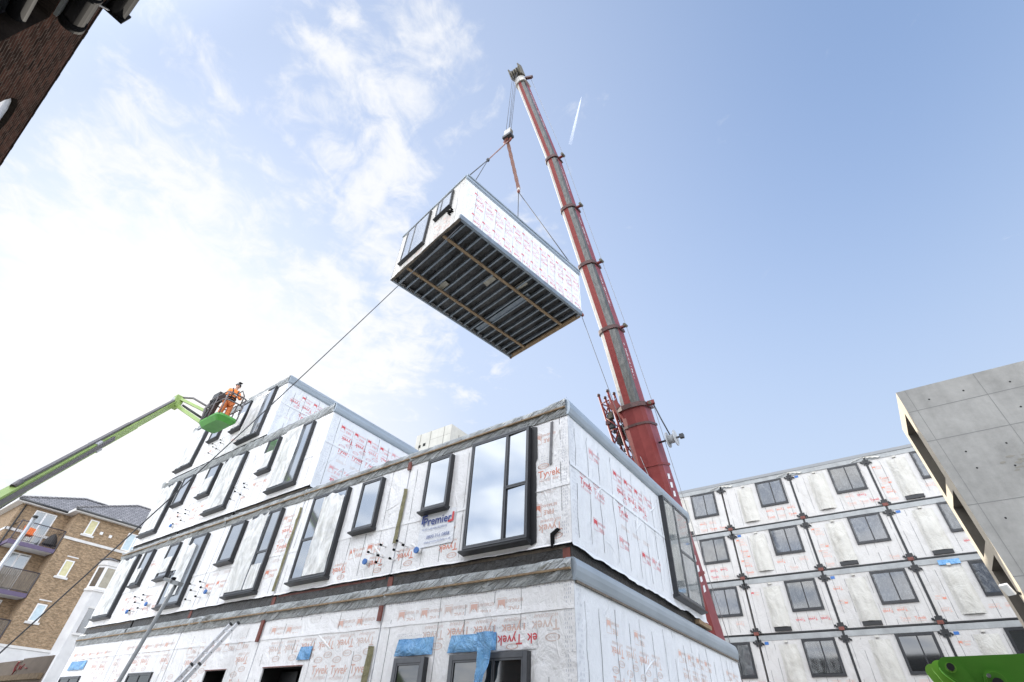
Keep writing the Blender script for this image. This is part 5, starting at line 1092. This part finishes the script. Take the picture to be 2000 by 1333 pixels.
opening(-27.98, -27.72, 20.45, 20.72); opening(-27.48, -27.18, 20.50, 20.77); opening(-26.7, -25.35, 20.0, 20.13); opening(-28.0, -27.2, 19.98, 20.1)

# ------------------------------------------------------------------ street furniture
lp = thing('street_lamp', 'slim grey street lamp with small angled head in front of the wrapped ground floor', 'street lamp', (-15.3, 5.68, 0))
MB().tube([(-15.3, 5.68, 0), (-15.3, 5.72, .9), (-15.3, 6.21, 4.59)], .06, 'lamp_grey', 10, .045).build('pole', lp)
m = MB(); m.bar((-15.08, 6.22, 4.55), (-15.50, 6.20, 4.63), .14, .09, 'lamp_grey'); m.bar((-15.45, 6.20, 4.64), (-15.88, 6.18, 4.74), .22, .07, 'lamp_grey'); m.box(-15.62, -15.5, 6.15, 6.23, 4.70, 4.76, 'black_plastic'); hd_ = m.build('lamp_head', lp)
MB().bar((-15.5, 6.20, 4.612), (-15.84, 6.18, 4.688), .16, .02, 'lamp_glass').build('lens', hd_)
tag(MB().tube([(-20, 3.36, 0), (-20, 3.51, 6.28)], .055, 'aluminium', 10, .05).tube([(-20, 3.51, 6.28), (-20, 3.51, 6.34)], .065, 'dark_metal', 10).build('metal_post', None, (-20, 3.36, 0)), 'tall pale metal post in front of the brick apartment balconies', 'post')
# extension ladder
lad = thing('ladder', 'aluminium extension ladder leaning on the ground-floor wrap beside a dark opening', 'ladder', (-14.2, 6.2, 0))
tp = Vector((-13.80, 7.24, 3.72)); ft = tp+(Vector((-13.98, 6.58, 2.46))-tp)*2.9; ft = Vector((ft.x, ft.y, .12)); rt_ = Vector((.34, 0, 0))
for k in range(2):
    d_ = (tp-ft).normalized(); off = Vector((0, -.05*k, -.03*k)); t1 = tp-d_*(.0 if k == 0 else 1.0)+off; f1 = ft+off
    if k == 0: f1 = ft+d_*1.2
    for side in (0, 1):
        a_ = f1+rt_*side+(Vector((.035, 0, 0)) if k else Vector()); b_ = t1+rt_*side+(Vector((.035, 0, 0)) if k else Vector())
        m = MB(); m.bar(a_, b_, .035, .085, 'aluminium', (0, 1, .4))
        m.bar(b_-d_*.02, b_+d_*.03, .04, .09, 'dark_metal', (0, 1, .4))
        Ln = (b_-a_).length; n_ = int(Ln/.28)
        for q in range(n_): c_ = a_+d_*(.2+q*.28); m.tube([c_+Vector((-.021, 0, 0)), c_+Vector((.021, 0, 0))], .013, 'dark_metal', 6)
        m.build('rail', lad)
    Ln = (t1-f1).length
    for q in range(int(Ln/.28)):
        c_ = f1+d_*(.2+q*.28)+(Vector((.035, 0, 0)) if k else Vector()); MB().bar(c_+Vector((.02, 0, 0)), c_+rt_-Vector((.02, 0, 0)), .032, .03, 'aluminium').build('rung', lad)
# site hoarding
ho = thing('hoarding', 'weathered brown board hoarding with a red scribble at the lower left', 'fence', (-15, 3, 0))
HFr = Fr((0, 3.0, 0), (1, 0, 0), (0, 0, 1), (0, -1, 0)); m = MB(HFr)
for k in range(9): x0_ = -21.5+k*1.24; m.box(x0_+.005, x0_+1.235, .1, 2.37+.02*random.random(), -.02, 0.004*(k % 2), 'hoarding')
m.build('boards', ho)
m = MB(HFr); m.box(-21.5, -10.35, 2.10, 2.17, .006, .05, 'timber'); m.build('top_rail', ho)
m = MB(HFr)
sx_, sz_ = -11.75, 2.29
m.tube([(sx_+.12, sz_+.05, .012), (sx_+.04, sz_+.06, .012), (sx_, sz_, .012), (sx_+.05, sz_-.07, .012), (sx_+.13, sz_-.05, .012)], .007, 'graffiti', 5); m.tube([(sx_+.08, sz_+.06, .012), (sx_+.07, sz_-.12, .012)], .006, 'graffiti', 5)
m.tube([(sx_+.20, sz_+.01, .012), (sx_+.23, sz_-.05, .012), (sx_+.28, sz_, .012), (sx_+.32, sz_-.05, .012), (sx_+.38, sz_+.02, .012)], .006, 'graffiti', 5); m.tube([(sx_+.46, sz_-.03, .012), (sx_+.6, sz_-.04, .012)], .006, 'graffiti', 5); m.build('graffiti', ho)

# ------------------------------------------------------------------ near green machine, lower right
gm = thing('telehandler', 'dark green machine arm with black pivot pins, close by at the lower right', 'telehandler', (1.2, 3.6, 0))
GF = Fr((0, 3.4, -.03), (1, 0, 0), (0, 0, 1), (0, -1, 0))
def arc(cx_, cz_, r, a0, a1, k=6): return [(cx_+r*math.cos(R(a0+(a1-a0)*i/k)), cz_+r*math.sin(R(a0+(a1-a0)*i/k))) for i in range(k+1)]
out = [(2.6, 2.065), (.112, 2.052)]+arc(.112, 2.012, .040, 90, 225, 6)+[(.155, 1.905), (.35, 1.62), (2.6, 1.60)]
m = MB(GF); m.prism(out, -.30, 0, 'green_machine'); arm = m.build('arm', gm)
m = MB(GF); m.prism([(p[0], p[1]) for p in [(.152, 2.05)]+[(.112, 2.05)]+arc(.112, 2.012, .038, 90, 225, 6)+[(.15, 1.93), (.185, 1.86), (.21, 1.86)]], .0, .012, 'green_machine'); m.build('cheek_plate', arm)
def pin(u, w, r, rr2):
    m = MB(GF); m.tube([(u, w, 0), (u, w, .022)], rr2, 'green_bright', 24); m.tube([(u, w, .02), (u, w, .05)], r, 'dark_metal', 20); m.build('pivot_pin', arm)
pin(.116, 2.008, .0145, .021)
m = MB(GF); m.prism(arc(.258, 1.954, .043, 0, 180, 14)+[(.215, 1.75), (.301, 1.75)], 0, .03, 'green_machine'); m.prism(arc(.258, 1.954, .034, 0, 180, 14)+[(.224, 1.75), (.292, 1.75)], .03, .034, 'green_bright'); m.prism(arc(.258, 1.954, .032, 0, 180, 14)+[(.226, 1.75), (.29, 1.75)], .034, .036, 'green_machine'); m.tube([(.258, 1.941, .03), (.258, 1.941, .07)], .02, 'dark_metal', 16); m.tube([(.238, 1.971, .036), (.238, 1.971, .05)], .008, 'lamp_grey', 10); m.build('cylinder_boss', arm)
for k, (du, n0_) in enumerate(((-.048, -.19), (-.018, -.07))):
    m = MB(GF); o_ = arc(.096+du, 2.016, .033, 60, 215, 8)+[(.13+du, 1.84), (.24+du, 1.55), (.33+du, 1.55), (.2+du, 1.82), (.13+du, 1.98)]
    m.prism(o_, n0_-.03, n0_, 'green_link'); m.build('link_plate', gm)
m = MB(); m.box(.5, 3.6, 3.3, 5.2, .45, 1.25, 'green_machine'); m.box(1.9, 3.2, 3.75, 4.9, 1.25, 1.55, 'dark_metal'); m.build('chassis', gm)
for sx in (1.0, 3.1):
    for sy in (3.2, 5.1): MB().tube([(sx, sy, .45), (sx, sy+.3, .45)], .45, 'tyre', 18).build('wheel', gm)

# ------------------------------------------------------------------ contrail
K = 9000
ca, cb = Vector((-.148, .368, .918)).normalized()*K, Vector((-.203, .42, .884)).normalized()*K
ct_ = MB(); 
ct_.tube([ca+(cb-ca)*t for t in (0, .12, .4, .75, 1)], 2, 'ice_trail', 10, 30)
tag(ct_.build('contrail', None, tuple(ca)), 'short white aircraft vapour trail in the blue sky right of the boom tip', 'contrail')
